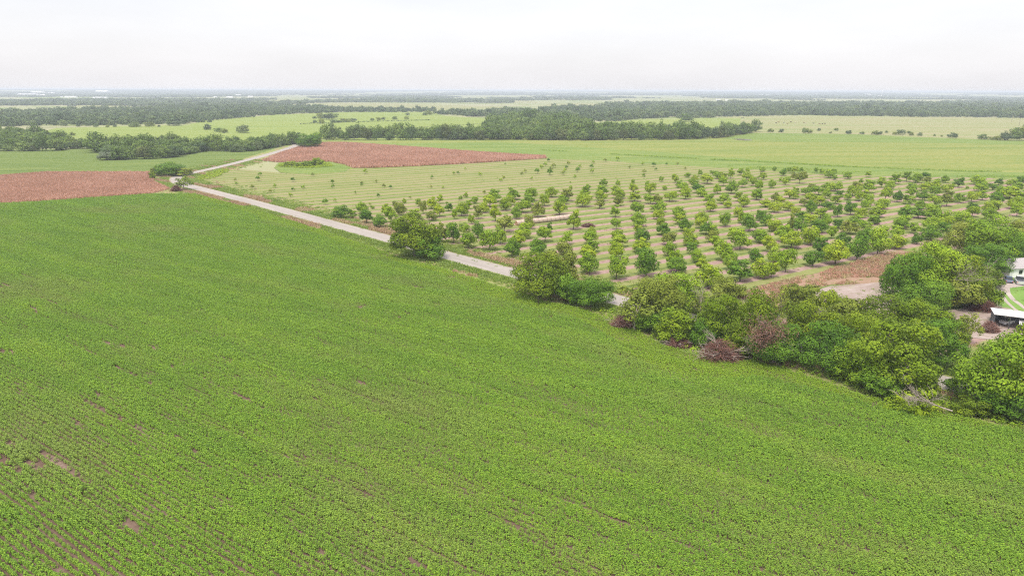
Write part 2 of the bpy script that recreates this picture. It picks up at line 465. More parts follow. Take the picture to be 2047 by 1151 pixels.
# orchard lattice: rows run along A, columns along B
LO = np.array([-5.22543185, 4.97121211]); LA = np.array([8.65908434, 5.67835809]); LB = np.array([-1.70071034, -11.99306404])
ORCH_P = abs(LB[0] * LA[1] - LB[1] * LA[0]) / np.hypot(*LA)
_a = math.radians(STRIP)
ORCH_OFF = -(LO[0] * math.cos(_a) - LO[1] * math.sin(_a)) - 1.5
g_orch = orchard_mat()

Z1, Z2, Z3, Z4, Z5 = 0.0, 0.006, 0.012, 0.018, 0.024
sheet('meadow', [(560, 292), (640, 279), (1000, 276), (1500, 262), (2100, 280), (2700, 300), (2800, 470), (2047, 372), (1300, 345), (700, 350)], Z1, g_meadow,
      'yellow-green hay meadow beyond the orchard')
sheet('lush_field', [(640, 284), (820, 286), (1000, 284), (1120, 291), (1300, 303), (1600, 326), (1850, 340), (2300, 352), (2300, 372), (2047, 364), (1500, 345), (1080, 330), (1000, 305), (700, 290)],
      Z2, g_lush, 'lush green grass strip between meadow and orchard')
sheet('lush_field', [(1440, 278), (1500, 266), (1700, 268), (1900, 277), (2200, 286), (2200, 292), (1800, 285), (1600, 284)], Z2, g_lush, 'green strip behind the small pond')
sheet('light_field', [(90, 262), (113, 256), (376, 250), (410, 241), (561, 229), (700, 224), (863, 224), (890, 232), (1005, 239), (960, 262), (930, 282), (560, 282), (200, 286)],
      Z1, g_light, 'light green crop field behind the treeline')
sheet('light_field', [(1160, 250), (1210, 243), (1330, 238), (1480, 236), (1480, 252), (1380, 262), (1180, 262)], Z2, g_light, 'light green paddock behind the row of round trees')
sheet('pasture', [(1330, 240), (1482, 234), (1628, 232), (2100, 237), (2700, 244), (2700, 290), (2100, 282), (1800, 274), (1500, 266), (1420, 256)], Z1, g_tan,
      'dry tan cattle pasture')
sheet('pasture', [(630, 207), (760, 206), (880, 210), (1010, 214), (1010, 219), (860, 219), (640, 214)], Z1, g_tan, 'tan stubble strip in the far distance')
sheet('pasture', [(1090, 208), (1160, 206), (1240, 211), (1230, 216), (1090, 216)], Z1, g_tan, 'tan stubble patch on a far rise')
sheet('pasture', [(1740, 203), (1870, 203), (1900, 206), (1740, 207)], Z1, g_light, 'pale clearing in the far woods')
for k, (x0, x1, y0, y1, mt) in enumerate([(30, 230, 193, 196, g_light), (140, 330, 211, 214, g_tan), (60, 200, 222, 227, g_light), (640, 860, 197, 198.5, g_tan), (1500, 1720, 190, 192, g_tan),
                                (1400, 1500, 198, 199.3, g_tan), (240, 560, 203, 204.5, g_tan), (1800, 2047, 190, 191.2, g_light), (520, 640, 189, 190, g_tan), (1020, 1075, 194, 206, g_tan)]):
    sheet('pasture', [(x0, y1), (x0 + 20, y0), (x1 - 15, y0), (x1, y1)], Z1, mt, 'distant pale field among the far woods')
sheet('left_field', [(-700, 318), (0, 300), (150, 298), (400, 296), (575, 292), (588, 296), (520, 312), (450, 330), (400, 341), (300, 347), (0, 355), (-700, 372)], Z1, g_soy,
      'green row crop beyond the red sorghum')
_, ORCHP = sheet('orchard_floor', [(388, 376), (384, 368), (398, 356), (470, 338), (560, 346), (700, 339), (830, 334), (960, 326), (1095, 318), (1200, 321), (1300, 328), (1464, 337), (1665, 350), (1902, 355), (2047, 359),
                       (2500, 380), (2700, 520), (2500, 860), (1900, 766), (1391, 642), (1030, 546), (770, 474), (600, 428), (430, 383)], Z3, g_orch, 'mown orchard floor with pinkish strips under the tree rows')
_, SORL = sheet('sorghum_field', [(-500, 372), (0, 353), (96, 346), (297, 346), (303, 356), (308, 366), (338, 379), (300, 388), (205, 394), (0, 408), (-500, 445)], Z3, g_sorg,
      'soil of the red-brown sorghum field')
_, SORF = sheet('sorghum_field', [(527, 322), (560, 308), (600, 295), (644, 287), (696, 287), (839, 297), (969, 307), (1089, 314), (1092, 317), (942, 327), (819, 333), (744, 336), (705, 336), (690, 329), (660, 324), (561, 325)],
      Z4, g_sorg, 'soil of the farther sorghum field')
_, WEED = sheet('weed_patch', [(548, 336), (556, 326), (600, 322), (665, 324), (700, 336), (690, 344), (620, 349), (560, 345)], Z5, g_lush, 'bright green weeds at the corner of the far sorghum')
_, SORN = sheet('sorghum_field', [(1470, 590), (1540, 568), (1640, 545), (1700, 528), (1745, 514), (1800, 500), (1840, 510), (1830, 560), (1740, 568), (1660, 570), (1600, 584), (1560, 612), (1530, 620)],
      Z4, g_weedy, 'reddish weed stand at the orchard edge')
sheet('dirt_yard', [(1600, 590), (1660, 573), (1740, 567), (1830, 560), (1860, 590), (1840, 630), (1700, 640), (1640, 630)], Z5, g_dirt, 'bare pinkish dirt clearing')
sheet('dirt_yard', [(1860, 640), (1900, 620), (1980, 612), (2020, 618), (2100, 680), (1980, 680), (1900, 672)], Z5, g_dirt, 'bare reddish dirt beside the open shed')
sheet('lawn', [(1960, 600), (1985, 568), (2010, 555), (2300, 560), (2400, 700), (2047, 640), (1985, 625)], Z4, g_lawn, 'bright green farmyard lawn')
sheet('gravel_drive', [(1988, 572), (2006, 563), (2040, 568), (2060, 570), (2040, 574), (2018, 577), (2020, 588), (2030, 600), (2046, 612), (2060, 622), (2053, 624), (2036, 611), (2020, 600), (2011, 589),
                       (2005, 588), (2014, 603), (2030, 618), (2046, 628), (2030, 624), (2008, 604), (1999, 588), (1990, 580)], Z5, g_gravel, 'pale gravel drive with two wheel tracks')
sheet('verge', [(-500, 455), (-500, 445), (0, 408), (205, 394), (300, 388), (338, 379), (308, 366), (297, 345), (400, 340), (450, 329), (575, 290), (596, 290), (600, 296), (470, 340), (400, 356), (388, 372), (430, 383), (600, 428), (770, 474),
                (1030, 546), (1391, 642), (1900, 766), (2500, 860), (3000, 1000), (2900, 1080), (2047, 868), (1494, 727), (1274, 668), (1100, 612), (874, 538), (730, 494), (600, 450), (400, 394), (300, 392), (100, 404)], Z2, g_verge, 'weedy road verge, dry pink and yellow')

CROPPX = [(-900, 455), (0, 409), (100, 404), (205, 396), (300, 390), (390, 389), (500, 418), (600, 448), (730, 492), (824, 526), (874, 536), (952, 560), (1017, 581), (1100, 609), (1164, 622), (1227, 647), (1274, 666),
          (1328, 693), (1405, 715), (1465, 728), (1506, 724), (1567, 741), (1640, 764), (1712, 790), (1771, 808), (1858, 825), (1946, 843), (2047, 866), (2600, 980)]
CP = [tuple(p) for p in px([p[0] for p in CROPPX], [p[1] for p in CROPPX])]
CP = CP + [(140, 20), (140, -300), (-400, -300), (-420, 100)]
sheet('crop_field', CP, Z3 + 0.002, g_soil, 'soil of the big green crop field', raw=True)
CP = np.array(CP)

# ------------------------------------------------------------------ road
ctr = [(2380, 893), (2200, 846), (2027, 804), (1879, 765), (1640, 705), (1391, 642), (1222, 598), (1030, 548), (880, 508), (770, 477), (680, 453), (600, 431), (500, 404), (430, 386), (395, 377), (368, 370), (355, 363), (354, 356.5), (366, 351.5),
       (390, 345.5), (420, 339), (450, 332), (490, 322), (530, 311), (565, 301), (588, 293), (594, 289), (590, 285.5), (570, 281)]
def catmull(P, n=10):
    P = [P[0]] + list(P) + [P[-1]]
    out = []
    for i in range(1, len(P) - 2):
        a, b, c, d = [np.array(q) for q in P[i - 1:i + 3]]
        for k in range(n):
            t = k / n
            out.append(0.5 * (2 * b + (c - a) * t + (2 * a - 5 * b + 4 * c - d) * t * t + (3 * b - a - 3 * c + d) * t ** 3))
    out.append(np.array(P[-2]))
    return np.array(out)
ROADC = catmull(px([c[0] for c in ctr], [c[1] for c in ctr]))
for _ in range(3):
    ROADC[1:-1] = (ROADC[:-2] + 2 * ROADC[1:-1] + ROADC[2:]) / 4
def ribbon(C, w0, w1, z):
    T = np.gradient(C, axis=0); T /= np.linalg.norm(T, axis=1, keepdims=True)
    Nn = np.stack([-T[:, 1], T[:, 0]], 1)
    L, Rr = C + Nn * w0, C + Nn * w1
    V = [(a[0], a[1], z) for a in L] + [(a[0], a[1], z) for a in Rr]
    n = len(C)
    return V, [(i, i + 1, n + i + 1, n + i) for i in range(n - 1)]
def road_mat():
    m, n, l, out = new_mat('road_asphalt')
    v = wpos(n, l, (0.03, 0.6, 0.3), 48)
    c = ramp(n, l, noise(n, l, v, 1.0, 5), [(0.35, (0.259, 0.228, 0.201)), (0.65, (0.327, 0.293, 0.263))])
    c = mixc(n, l, mapr(n, l, noise(n, l, wpos(n, l, (1, 1, 1)), 0.6, 6, 0.7), 0.5, 0.7), c, (0.25, 0.22, 0.20))
    p = n.new('ShaderNodeBsdfPrincipled'); l.new(c, p.inputs['Base Color']); p.inputs['Roughness'].default_value = 0.85
    l.new(p.outputs[0], out.inputs[0])
    return m
V, Fq = ribbon(ROADC, 3.4, -3.4, 0.22)
rd = MB(); rd.add(V, Fq)
V, Fq = ribbon(ROADC, 3.4, 4.6, 0.22)
V = np.array(V); V[len(V) // 2:, 2] = 0.05
rd.add(V, Fq, 1)
V, Fq = ribbon(ROADC, -4.6, -3.4, 0.22)
V = np.array(V); V[:len(V) // 2, 2] = 0.05
rd.add(V, Fq, 1)
g_should = ground_mat('road_shoulder', [(0.4, (0.30, 0.25, 0.21)), (0.6, (0.26, 0.27, 0.12))], fine=(0.2, 0.2, 0.1), sx=6, sy=2, rot=48, fs=1.0)
tag(rd.build('road', [road_mat(), g_should]), 'narrow pale grey country road bending round the orchard', kind='structure')

# ------------------------------------------------------------------ scattering (only for uncountable cover)
def scatter(name, P, scl, rot, protos, label, cat, kind='stuff', zoff=0.0, rng=None):
    rng = rng or np.random.default_rng(5)
    me = bpy.data.meshes.new(name)
    P3 = np.concatenate([P, np.full((len(P), 1), zoff)], 1) if P.shape[1] == 2 else P
    me.vertices.add(len(P3)); me.vertices.foreach_set('co', P3.reshape(-1).astype(np.float32))
    s3 = np.repeat(np.asarray(scl, float)[:, None], 3, 1) if np.ndim(scl) == 1 else scl
    a = me.attributes.new('scl', 'FLOAT_VECTOR', 'POINT'); a.data.foreach_set('vector', s3.reshape(-1).astype(np.float32))
    r3 = np.zeros((len(P3), 3)); r3[:, 2] = rot
    a = me.attributes.new('rot', 'FLOAT_VECTOR', 'POINT'); a.data.foreach_set('vector', r3.reshape(-1).astype(np.float32))
    a = me.attributes.new('pick', 'INT', 'POINT'); a.data.foreach_set('value', rng.integers(0, len(protos), len(P3)).astype(np.int32))
    o = link(bpy.data.objects.new(name, me))
    c = bpy.data.collections.new(name + '_kinds')
    for i, p in enumerate(protos):
        q = bpy.data.objects.new('%s_kind_%02d' % (name, i), p); c.objects.link(q)
    ng = bpy.data.node_groups.new(name, 'GeometryNodeTree')
    ng.interface.new_socket('Geometry', in_out='INPUT', socket_type='NodeSocketGeometry')
    ng.interface.new_socket('Geometry', in_out='OUTPUT', socket_type='NodeSocketGeometry')
    N, L = ng.nodes, ng.links
    gi, go = N.new('NodeGroupInput'), N.new('NodeGroupOutput')
    ci = N.new('GeometryNodeCollectionInfo'); ci.inputs['Collection'].default_value = c
    ci.inputs['Separate Children'].default_value = True; ci.inputs['Reset Children'].default_value = True
    ip = N.new('GeometryNodeInstanceOnPoints'); ip.inputs['Pick Instance'].default_value = True
    def na(t, nm_):
        k = N.new('GeometryNodeInputNamedAttribute'); k.data_type = t; k.inputs['Name'].default_value = nm_
        return k.outputs['Attribute']
    L.new(gi.outputs[0], ip.inputs['Points']); L.new(ci.outputs[0], ip.inputs['Instance'])
    L.new(na('INT', 'pick'), ip.inputs['Instance Index'])
    L.new(na('FLOAT_VECTOR', 'rot'), ip.inputs['Rotation']); L.new(na('FLOAT_VECTOR', 'scl'), ip.inputs['Scale'])
    L.new(ip.outputs[0], go.inputs[0])
    md = o.modifiers.new('scatter', 'NODES'); md.node_group = ng
    tag(o, label, cat, kind=kind)
    return o

def clump_mesh(name, seed, n, w, h, leaf, mat, dome=True, up=0.8):
    rng = np.random.default_rng(seed)
    th = rng.uniform(0, 2 * math.pi, n); ct = rng.uniform(0.0, 1, n)
    r = np.sqrt(1 - ct ** 2) * rng.uniform(0.75, 1.05, n)
    C = np.stack([r * np.cos(th) * w / 2, r * np.sin(th) * w / 2, (0.25 + 0.75 * ct * rng.uniform(0.7, 1.05, n)) * h], 1)
    Nn = np.stack([r * np.cos(th) * 0.8, r * np.sin(th) * 0.8, ct + up], 1)
    Q = leaf_quads(rng, C, Nn, leaf, 0.35)
    return quads_mesh(name, Q, rng.uniform(0, 1, n), [mat])

def tuft_mesh(name, seed, n, w, h, bw, mat, lean=0.5):
    """Upright blades."""
    rng = np.random.default_rng(seed)
    b = np.stack([rng.normal(0, w / 3, n), rng.normal(0, w / 3, n), np.zeros(n)], 1)
    hh = h * rng.uniform(0.5, 1.1, n)
    t = b + np.stack([rng.normal(0, lean * h / 2, n), rng.normal(0, lean * h / 2, n), hh], 1)
    a = rng.uniform(0, math.pi, n)
    s = np.stack([np.cos(a), np.sin(a), np.zeros(n)], 1) * bw
    return quads_mesh(name, np.stack([b - s * 0.6, b + s * 0.6, t + s, t - s], 1), rng.uniform(0, 1, n), [mat])

# the crop: rows .76 m apart
def crop():
    rng = np.random.default_rng(11)
    a = math.radians(ROWDIR)
    du = np.array([math.sin(a), math.cos(a)]); dv = np.array([math.cos(a), -math.sin(a)])
    us = np.arange(-420, 420, 0.36); vs = np.arange(-360, 360, 0.76)
    U, Vv = np.meshgrid(us, vs)
    U = U + rng.uniform(-0.12, 0.12, U.shape); Vv = Vv + rng.normal(0, 0.06, U.shape)
    P = np.stack([U * du[0] + Vv * dv[0], U * du[1] + Vv * dv[1]], -1).reshape(-1, 2)
    P = P[inview(P)]
    P = P[inside(P, CP)]
    # gaps: short bare streaks along the rows, more of them at lower left
    g = 0.8 * vnoise(P, 1.3, 3, ROWDIR, 5.0) + 0.2 * vnoise(P, 0.8, 13, ROWDIR, 1.3); g2 = vnoise(P, 16.0, 8, ROWDIR, 2.5)
    left = np.clip((-P[:, 0] - 10) / 60, 0, 1) * np.clip((190 - P[:, 1]) / 90, 0, 1)
    thr = 0.948 - 0.17 * g2 * left - 0.04 * (g2 > 0.7)
    bare = g > thr
    keep = ~bare | (rng.uniform(0, 1, len(P)) < 0.08)
    size = 0.96 + 0.4 * (vnoise(P, 0.9, 21, ROWDIR, 5.0) - 0.5) + 0.22 * (vnoise(P, 5.0, 31, ROWDIR, 3.0) - 0.5)
    low = np.clip((g - (thr - 0.14)) / 0.14, 0, 1)
    size = size * (1 - 0.38 * low)
    size = size * (1 - 0.22 * (vnoise(P, 0.76, 57, ROWDIR, 45.0) > 0.86))
    # the bare and the thin streaks that show in the photograph: x0, y0, x1, y1, half width (m)
    for x0, y0, x1, y1, hw in [(84, 907, 183, 977, .42), (158, 800, 280, 864, .40), (52, 925, 84, 943, 1.0), (14, 888, 30, 902, .8), (20, 938, 48, 948, .7), (245, 1050, 278, 1070, .75), (380, 903, 396, 911, .5), (205, 684, 250, 699, .5),
                               (60, 615, 80, 628, .6), (95, 604, 114, 612, .7), (4, 570, 22, 578, .7), (0, 703, 32, 710, .8), (188, 790, 204, 802, .6), (110, 560, 140, 572, .4), (340, 735, 372, 750, .4), (400, 760, 450, 780, .35),
                               (1600, 838, 1682, 858, .5), (1732, 806, 1752, 813, .9), (1236, 712, 1260, 723, .4), (1370, 735, 1395, 742, .4), (638, 1104, 652, 1116, .6), (812, 1125, 862, 1153, .45), (465, 790, 500, 806, .4), (575, 838, 600, 850, .4),
                               (150, 850, 200, 880, .3), (225, 735, 300, 770, .3), (1150, 985, 1180, 1000, .3), (60, 985, 80, 1000, .5), (110, 1140, 125, 1150, .7), (560, 1010, 585, 1024, .5)]:
        a_, b_ = px(x0, y0), px(x1, y1)
        d_ = b_ - a_; L_ = np.hypot(*d_); d_ = d_ / L_
        q_ = P - a_; t_ = q_ @ d_; w_ = np.abs(q_[:, 0] * d_[1] - q_[:, 1] * d_[0])
        wig = 0.6 + 0.8 * vnoise(P, 1.2, 44)
        near_ = (t_ > 0) & (t_ < L_) & (w_ < hw * wig * 0.6)
        keep &= ~near_ | (rng.uniform(0, 1, len(P)) < 0.05)
    P, size = P[keep], size[keep]
    # distance to the road-side edge of the field, where the plants are younger and yellower
    E = CP[5:27]
    dist = np.full(len(P), 1e9)
    for i_ in range(len(E) - 1):
        a_, b_ = E[i_], E[i_ + 1]
        d_ = b_ - a_; t_ = np.clip(((P - a_) @ d_) / (d_ @ d_), 0, 1)
        dist = np.minimum(dist, np.hypot(*(P - a_ - t_[:, None] * d_).T))
    young = dist < 2 + 9 * vnoise(P, 9, 17, -45, 3.5) ** 1.3
    size = size * np.where(young, 0.85, 1.0)
    s3 = np.stack([size * 1.14, size * 0.93, size * rng.uniform(0.8, 1.25, len(P))], 1)
    ra = math.radians(90 - ROWDIR)
    pr = [clump_mesh('crop_plant_%d' % i, 100 + i, 60, 0.60, 0.80, 0.085, M['crop'], up=0.25) for i in range(8)]
    Py, sy_ = P[young], s3[young]
    P, s3 = P[~young], s3[~young]
    pe = [clump_mesh('edge_plant_%d' % i, 150 + i, 60, 0.62, 0.76, 0.085, M['crop_edge'], up=0.25) for i in range(4)]
    scatter('row_crop', Py, sy_, ra + math.pi * rng.integers(0, 2, len(Py)) + rng.normal(0, .15, len(Py)), pe, 'brighter yellow-green plants along the road-side edge of the crop', 'crop', zoff=0.15, rng=rng)
    scatter('row_crop', P, s3, ra + math.pi * rng.integers(0, 2, len(P)) + rng.normal(0, .15, len(P)), pr, 'dense leafy green row crop filling the near field', 'crop', zoff=0.15, rng=rng)
crop()

def points_in(poly, step, rng, jit=0.4, view=True):
    poly = np.asarray(poly)
    x0, y0 = poly.min(0); x1, y1 = poly.max(0)
    X, Y = np.meshgrid(np.arange(x0, x1, step), np.arange(y0, y1, step))
    P = np.stack([X, Y], -1).reshape(-1, 2) + rng.uniform(-jit, jit, (X.size, 2)) * step
    if view: P = P[inview(P, 10)]
    return P[inside(P, poly)]

def sorghum():
    rng = np.random.default_rng(12)
    pr = [tuft_mesh('sorghum_plant_%d' % i, 200 + i, 26, 1.3, 1.15, 0.11, M['sorghum'], 0.4) for i in range(4)]
    P = points_in(SORL, 0.8, rng); P = P[vnoise(P, 7, 2, 70, 3) < 0.86]
    scatter('sorghum', P, rng.uniform(0.7, 1.1, len(P)), rng.uniform(0, 6.28, len(P)), pr, 'ripe red-brown sorghum filling the field at the road bend', 'crop', zoff=0.07, rng=rng)
    P = points_in(SORF, 1.3, rng)
    scatter('sorghum', P, rng.uniform(1.0, 1.5, len(P)), rng.uniform(0, 6.28, len(P)), pr, 'ripe red-brown sorghum in the wedge beyond the orchard', 'crop', zoff=0.09, rng=rng)
    P = points_in(SORN, 0.8, rng); P = P[vnoise(P, 3, 5, STRIP, 2) < 0.66]
    pr = pr[:1] + [tuft_mesh('pale_weed_%d' % i, 210 + i, 26, 1.3, 1.0, 0.10, M['dry_weed'], 0.6) for i in range(3)]
    scatter('dry_weeds', P, rng.uniform(0.35, 0.75, len(P)), rng.uniform(0, 6.28, len(P)), pr, 'tall reddish dry weeds between orchard and brush line', 'weeds', zoff=0.09, rng=rng)
sorghum()

def verge_weeds():
    rng = np.random.default_rng(13)
    T = np.gradient(ROADC, axis=0); T /= np.linalg.norm(T, axis=1, keepdims=True)
    Nn = np.stack([-T[:, 1], T[:, 0]], 1)
    L = np.concatenate([[0], np.cumsum(np.linalg.norm(np.diff(ROADC, axis=0), axis=1))])
    n = 26000
    s = rng.uniform(0, L[-1] * 0.72, n)
    i = np.clip(np.searchsorted(L, s) - 1, 0, len(L) - 2); f = ((s - L[i]) / (L[i + 1] - L[i]))[:, None]
    C = ROADC[i] * (1 - f) + ROADC[i + 1] * f
    side = np.where(rng.uniform(0, 1, n) < 0.5, 1, -1)
    off = 4.6 + rng.exponential(2.6, n)
    P = C + Nn[i] * (side * off)[:, None]
    P = P[inview(P) & ~inside(P, CP)]
    q = vnoise(P, 4, 9, -42, 4)
    dry = [tuft_mesh('dry_tuft_%d' % k, 300 + k, 22, 0.9, 0.55, 0.05, M['dry_weed'], 0.9) for k in range(3)]
    grn = [tuft_mesh('grass_tuft_%d' % k, 310 + k, 24, 0.9, 0.40, 0.05, M['grass'], 0.9) for k in range(3)]
    A = P[q > 0.66]; B = P[q <= 0.66]
    scatter('dry_weeds', A, rng.uniform(0.5, 1.5, len(A)), rng.uniform(0, 6, len(A)), dry, 'dry orange and pink weeds on the road verge', 'weeds', zoff=0.05, rng=rng)
    scatter('verge_grass', B, rng.uniform(0.5, 1.6, len(B)), rng.uniform(0, 6, len(B)), grn, 'rough yellow-green grass on the road verge', 'grass', zoff=0.05, rng=rng)
    # orchard floor
    P = points_in(ORCHP, 1.5, rng, 0.5)
    P = P[(P[:, 1] < 420)]
    ang = math.radians(STRIP)
    v = (P[:, 0] * math.cos(ang) - P[:, 1] * math.sin(ang) + ORCH_OFF) * 2 * math.pi / ORCH_P
    keep = rng.uniform(0, 1, len(P)) < (0.10 + 0.55 * (np.cos(v + 2.3) > 0.8)) * np.clip((330 - P[:, 1] - 0.3 * np.maximum(0, -P[:, 0] + 40)) / 120, 0.12, 1)
    P = P[keep]
    scatter('orchard_grass', P, rng.uniform(0.4, 1.0, len(P)), rng.uniform(0, 6, len(P)), grn, 'short tufts of grass on the orchard floor', 'grass', zoff=0.05, rng=rng)
    lush = [clump_mesh('weed_clump_%d' % k, 330 + k, 60, 2.2, 1.3, 0.22, M['yellow'], up=0.4) for k in range(3)]
    P = points_in(px([556, 560, 600, 655, 668, 640, 600], [334, 327, 323, 325.5, 333, 336, 337]), 1.5, rng); P = P[vnoise(P, 9, 4) < 0.62]
    scatter('green_weeds', P, rng.uniform(0.5, 1.0, len(P)), rng.uniform(0, 6, len(P)), lush, 'bright green weeds at the edge of the far sorghum', 'weeds', zoff=0.1, rng=rng)
    pl = px([395, 410, 455, 460, 430, 398], [356, 349, 338, 343, 356, 362])
    P = points_in(pl, 1.4, rng)
    scatter('green_weeds', P, rng.uniform(0.3, 0.8, len(P)), rng.uniform(0, 6, len(P)), lush, 'bright green weeds inside the road bend', 'weeds', zoff=0.1, rng=rng)
    # low growth under the roadside trees
    edge = px([1180, 1300, 1400, 1500, 1640, 1771, 1946, 2100, 2100, 1950, 1700, 1500, 1300, 1180], [628, 676, 712, 722, 758, 800, 838, 872, 850, 800, 745, 700, 650, 608])
    P = points_in(edge, 1.5, rng)
    und = [clump_mesh('under_clump_%d' % k, 340 + k, 60, 2.2, 1.3, 0.2, M['mid'], up=0.4) for k in range(3)]
    dk = px([1080, 1300, 1500, 1700, 1900, 2100, 2100, 1900, 1700, 1500, 1300, 1080], [300, 312.5, 322.5, 333.5, 341.5, 346, 347.2, 342.6, 334.6, 323.6, 313.5, 300.8])
    Pk = points_in(dk, 1.3, rng); Pk = Pk[vnoise(Pk, 14, 6) < 0.72]
    scatter('ditch_weeds', Pk, rng.uniform(0.3, 0.8, len(Pk)), rng.uniform(0, 6, len(Pk)), und, 'dark weeds along the ditch line between meadow and green strip', 'weeds', zoff=0.05, rng=rng)
    dk = px([1450, 1600, 1750, 1900, 2100, 2100, 1900, 1700, 1500], [331, 337, 341, 345, 352, 358, 354, 350, 339])
    Pk = points_in(dk, 2.0, rng); Pk = Pk[vnoise(Pk, 8, 16, 80, 3) > 0.62]
    scatter('ditch_weeds', Pk, rng.uniform(0.3, 0.7, len(Pk)), rng.uniform(0, 6, len(Pk)), und, 'patchy dark weeds in the rough strip behind the orchard', 'weeds', zoff=0.05, rng=rng)
    scatter('undergrowth', P, rng.uniform(0.3, 0.9, len(P)), rng.uniform(0, 6, len(P)), und, 'low green undergrowth below the roadside trees', 'undergrowth', zoff=0.05, rng=rng)
verge_weeds()

# ------------------------------------------------------------------ trees
def crown_mesh(name, seed, rx, rz, zc_, nl, nleaf, leaf, mat, lobe=(0.30, 0.46), pos=(0.35, 0.78), flat=0.0, under=0.6, jit=0.34):
    """Leaf sprays on the shells of many lobes; rx, rz half sizes of the envelope."""
    rng = np.random.default_rng(seed)
    d = rng.normal(0, 1, (nl, 3)); d /= np.linalg.norm(d, axis=1, keepdims=True)
    d[:, 2] = np.abs(d[:, 2]) * np.where(rng.uniform(0, 1, nl) < 0.45, -0.9, 1.0)
    rr = rng.uniform(*pos, nl)
    nr = max(3, int(nl * 0.38))
    for j in range(1, min(nl, nr + 1)):
        aa = 2 * math.pi * j / nr + rng.uniform(-.3, .3)
        d[j] = (math.cos(aa) * 0.9, math.sin(aa) * 0.9, rng.uniform(-0.85, -0.3)); rr[j] = rng.uniform(0.58, 0.72)
    C = d * rr[:, None] * np.array([rx, rx, rz])
    C[0] = 0
    lr = rng.uniform(*lobe, nl) * rx
    lr[0] = 0.5 * rx
    C[:, 2] += zc_
    w = lr ** 2; w /= w.sum()
    k = rng.choice(nl, nleaf * 2, p=w)
    n = rng.normal(0, 1, (len(k), 3)); n /= np.linalg.norm(n, axis=1, keepdims=True)
    # ragged shell: low-frequency bumps per lobe
    ph = rng.uniform(0, 6.28, (nl, 3))
    bump = 1 + 0.13 * (np.sin(n[:, 0] * 6 + ph[k, 0]) + np.sin(n[:, 1] * 7 + ph[k, 1]) + np.sin(n[:, 2] * 6 + ph[k, 2]))
    r = lr[k] * bump * rng.uniform(0.72, 1.08, len(k))
    Pp = C[k] + n * r[:, None] * np.array([1, 1, min(1.0, rz / rx * 1.05)])
    ok = np.ones(len(k), bool)
    for j in range(nl):
        dd = np.linalg.norm((Pp - C[j]), axis=1)
        ok &= ~((dd < lr[j] * 0.72) & (k != j))
    ok &= ~((n[:, 2] < -0.35) & (rng.uniform(0, 1, len(k)) < under))
    ok &= Pp[:, 2] > max(0.12, (zc_ - rz) * 0.9)
    idx = np.where(ok)[0][:nleaf]
    lob = rng.uniform(0, 1, nl)
    cvv = 0.55 * lob[k[idx]] + 0.45 * rng.uniform(0, 1, len(idx))
    Q = leaf_quads(rng, Pp[idx], n[idx] + np.array([0, 0, 0.15]), leaf, jit)
    return quads_mesh(name, Q, cvv, [mat]), C, lr

def trunk_mesh(name, seed, C, h0, r0, mat, nlimb=6, lean=0.04):
    rng = np.random.default_rng(seed)
    b = MB()
    top = Vector((rng.normal(0, lean), rng.normal(0, lean), h0))
    b.tube([(0, 0, -0.1), (0, 0, 0.15), tuple(top * 0.5), tuple(top)], [r0 * 1.4, r0, r0 * 0.85, r0 * 0.7], 7)
    order = np.argsort(-C[:, 2])[:nlimb * 2]
    for j in rng.permutation(order)[:nlimb]:
        c = Vector(C[j])
        st = top * rng.uniform(0.75, 1.0)
        mid = st.lerp(c, 0.5) + Vector((rng.normal(0, .1), rng.normal(0, .1), rng.uniform(0, .15))) * h0 * 0.3
        b.tube([tuple(st), tuple(mid), tuple(c)], [r0 * 0.5, r0 * 0.3, r0 * 0.1], 5)
    return b.mesh(name, [mat], smooth=True)

class Kind: pass
def make_kind(nm, seed, W, H, clear, nl, nleaf, leaf, trunk_r, **kw):
    """A tree form W wide and H high whose crown starts at height clear."""
    k = Kind(); k.W, k.H = W, H
    rz = (H - clear) / 2
    k.crown, C, lr = crown_mesh(nm + '_crown', seed, W / 2 * 0.98, rz, clear + rz, nl, nleaf, leaf, M['mid'], **kw)
    k.trunk = trunk_mesh(nm + '_trunk', seed + 1, C, clear + rz * 0.35, trunk_r, M['bark'])
    co = np.empty(len(k.crown.vertices) * 3, np.float32); k.crown.vertices.foreach_get('co', co); co = co.reshape(-1, 3)
    k.W = float(np.percentile(co[:, 0], 99.3) - np.percentile(co[:, 0], 0.7)); k.H = float(np.percentile(co[:, 2], 99.5))
    return k

def place_tree(kind, name, X, Y, W, H, tone, rz, label, cat='tree', group=None, z=0.05, parts=True, trunk_mat=None):
    s, sz = W / kind.W, H / kind.H
    if parts:
        r = empty(name, (X, Y, z), rz); r.scale = (s, s, sz)
        c = link(bpy.data.objects.new('crown', kind.crown), r)
        t = link(bpy.data.objects.new('trunk', kind.trunk), r)
        t.material_slots[0].link = 'OBJECT'; t.material_slots[0].material = trunk_mat or M['bark']
    else:
        r = c = link(bpy.data.objects.new(name, kind.crown))
        r.location = (X, Y, z); r.rotation_euler = (0, 0, rz); r.scale = (s, s, sz)
    c.material_slots[0].link = 'OBJECT'; c.material_slots[0].material = M[tone] if isinstance(tone, str) else tone
    return tag(r, label, cat, group)

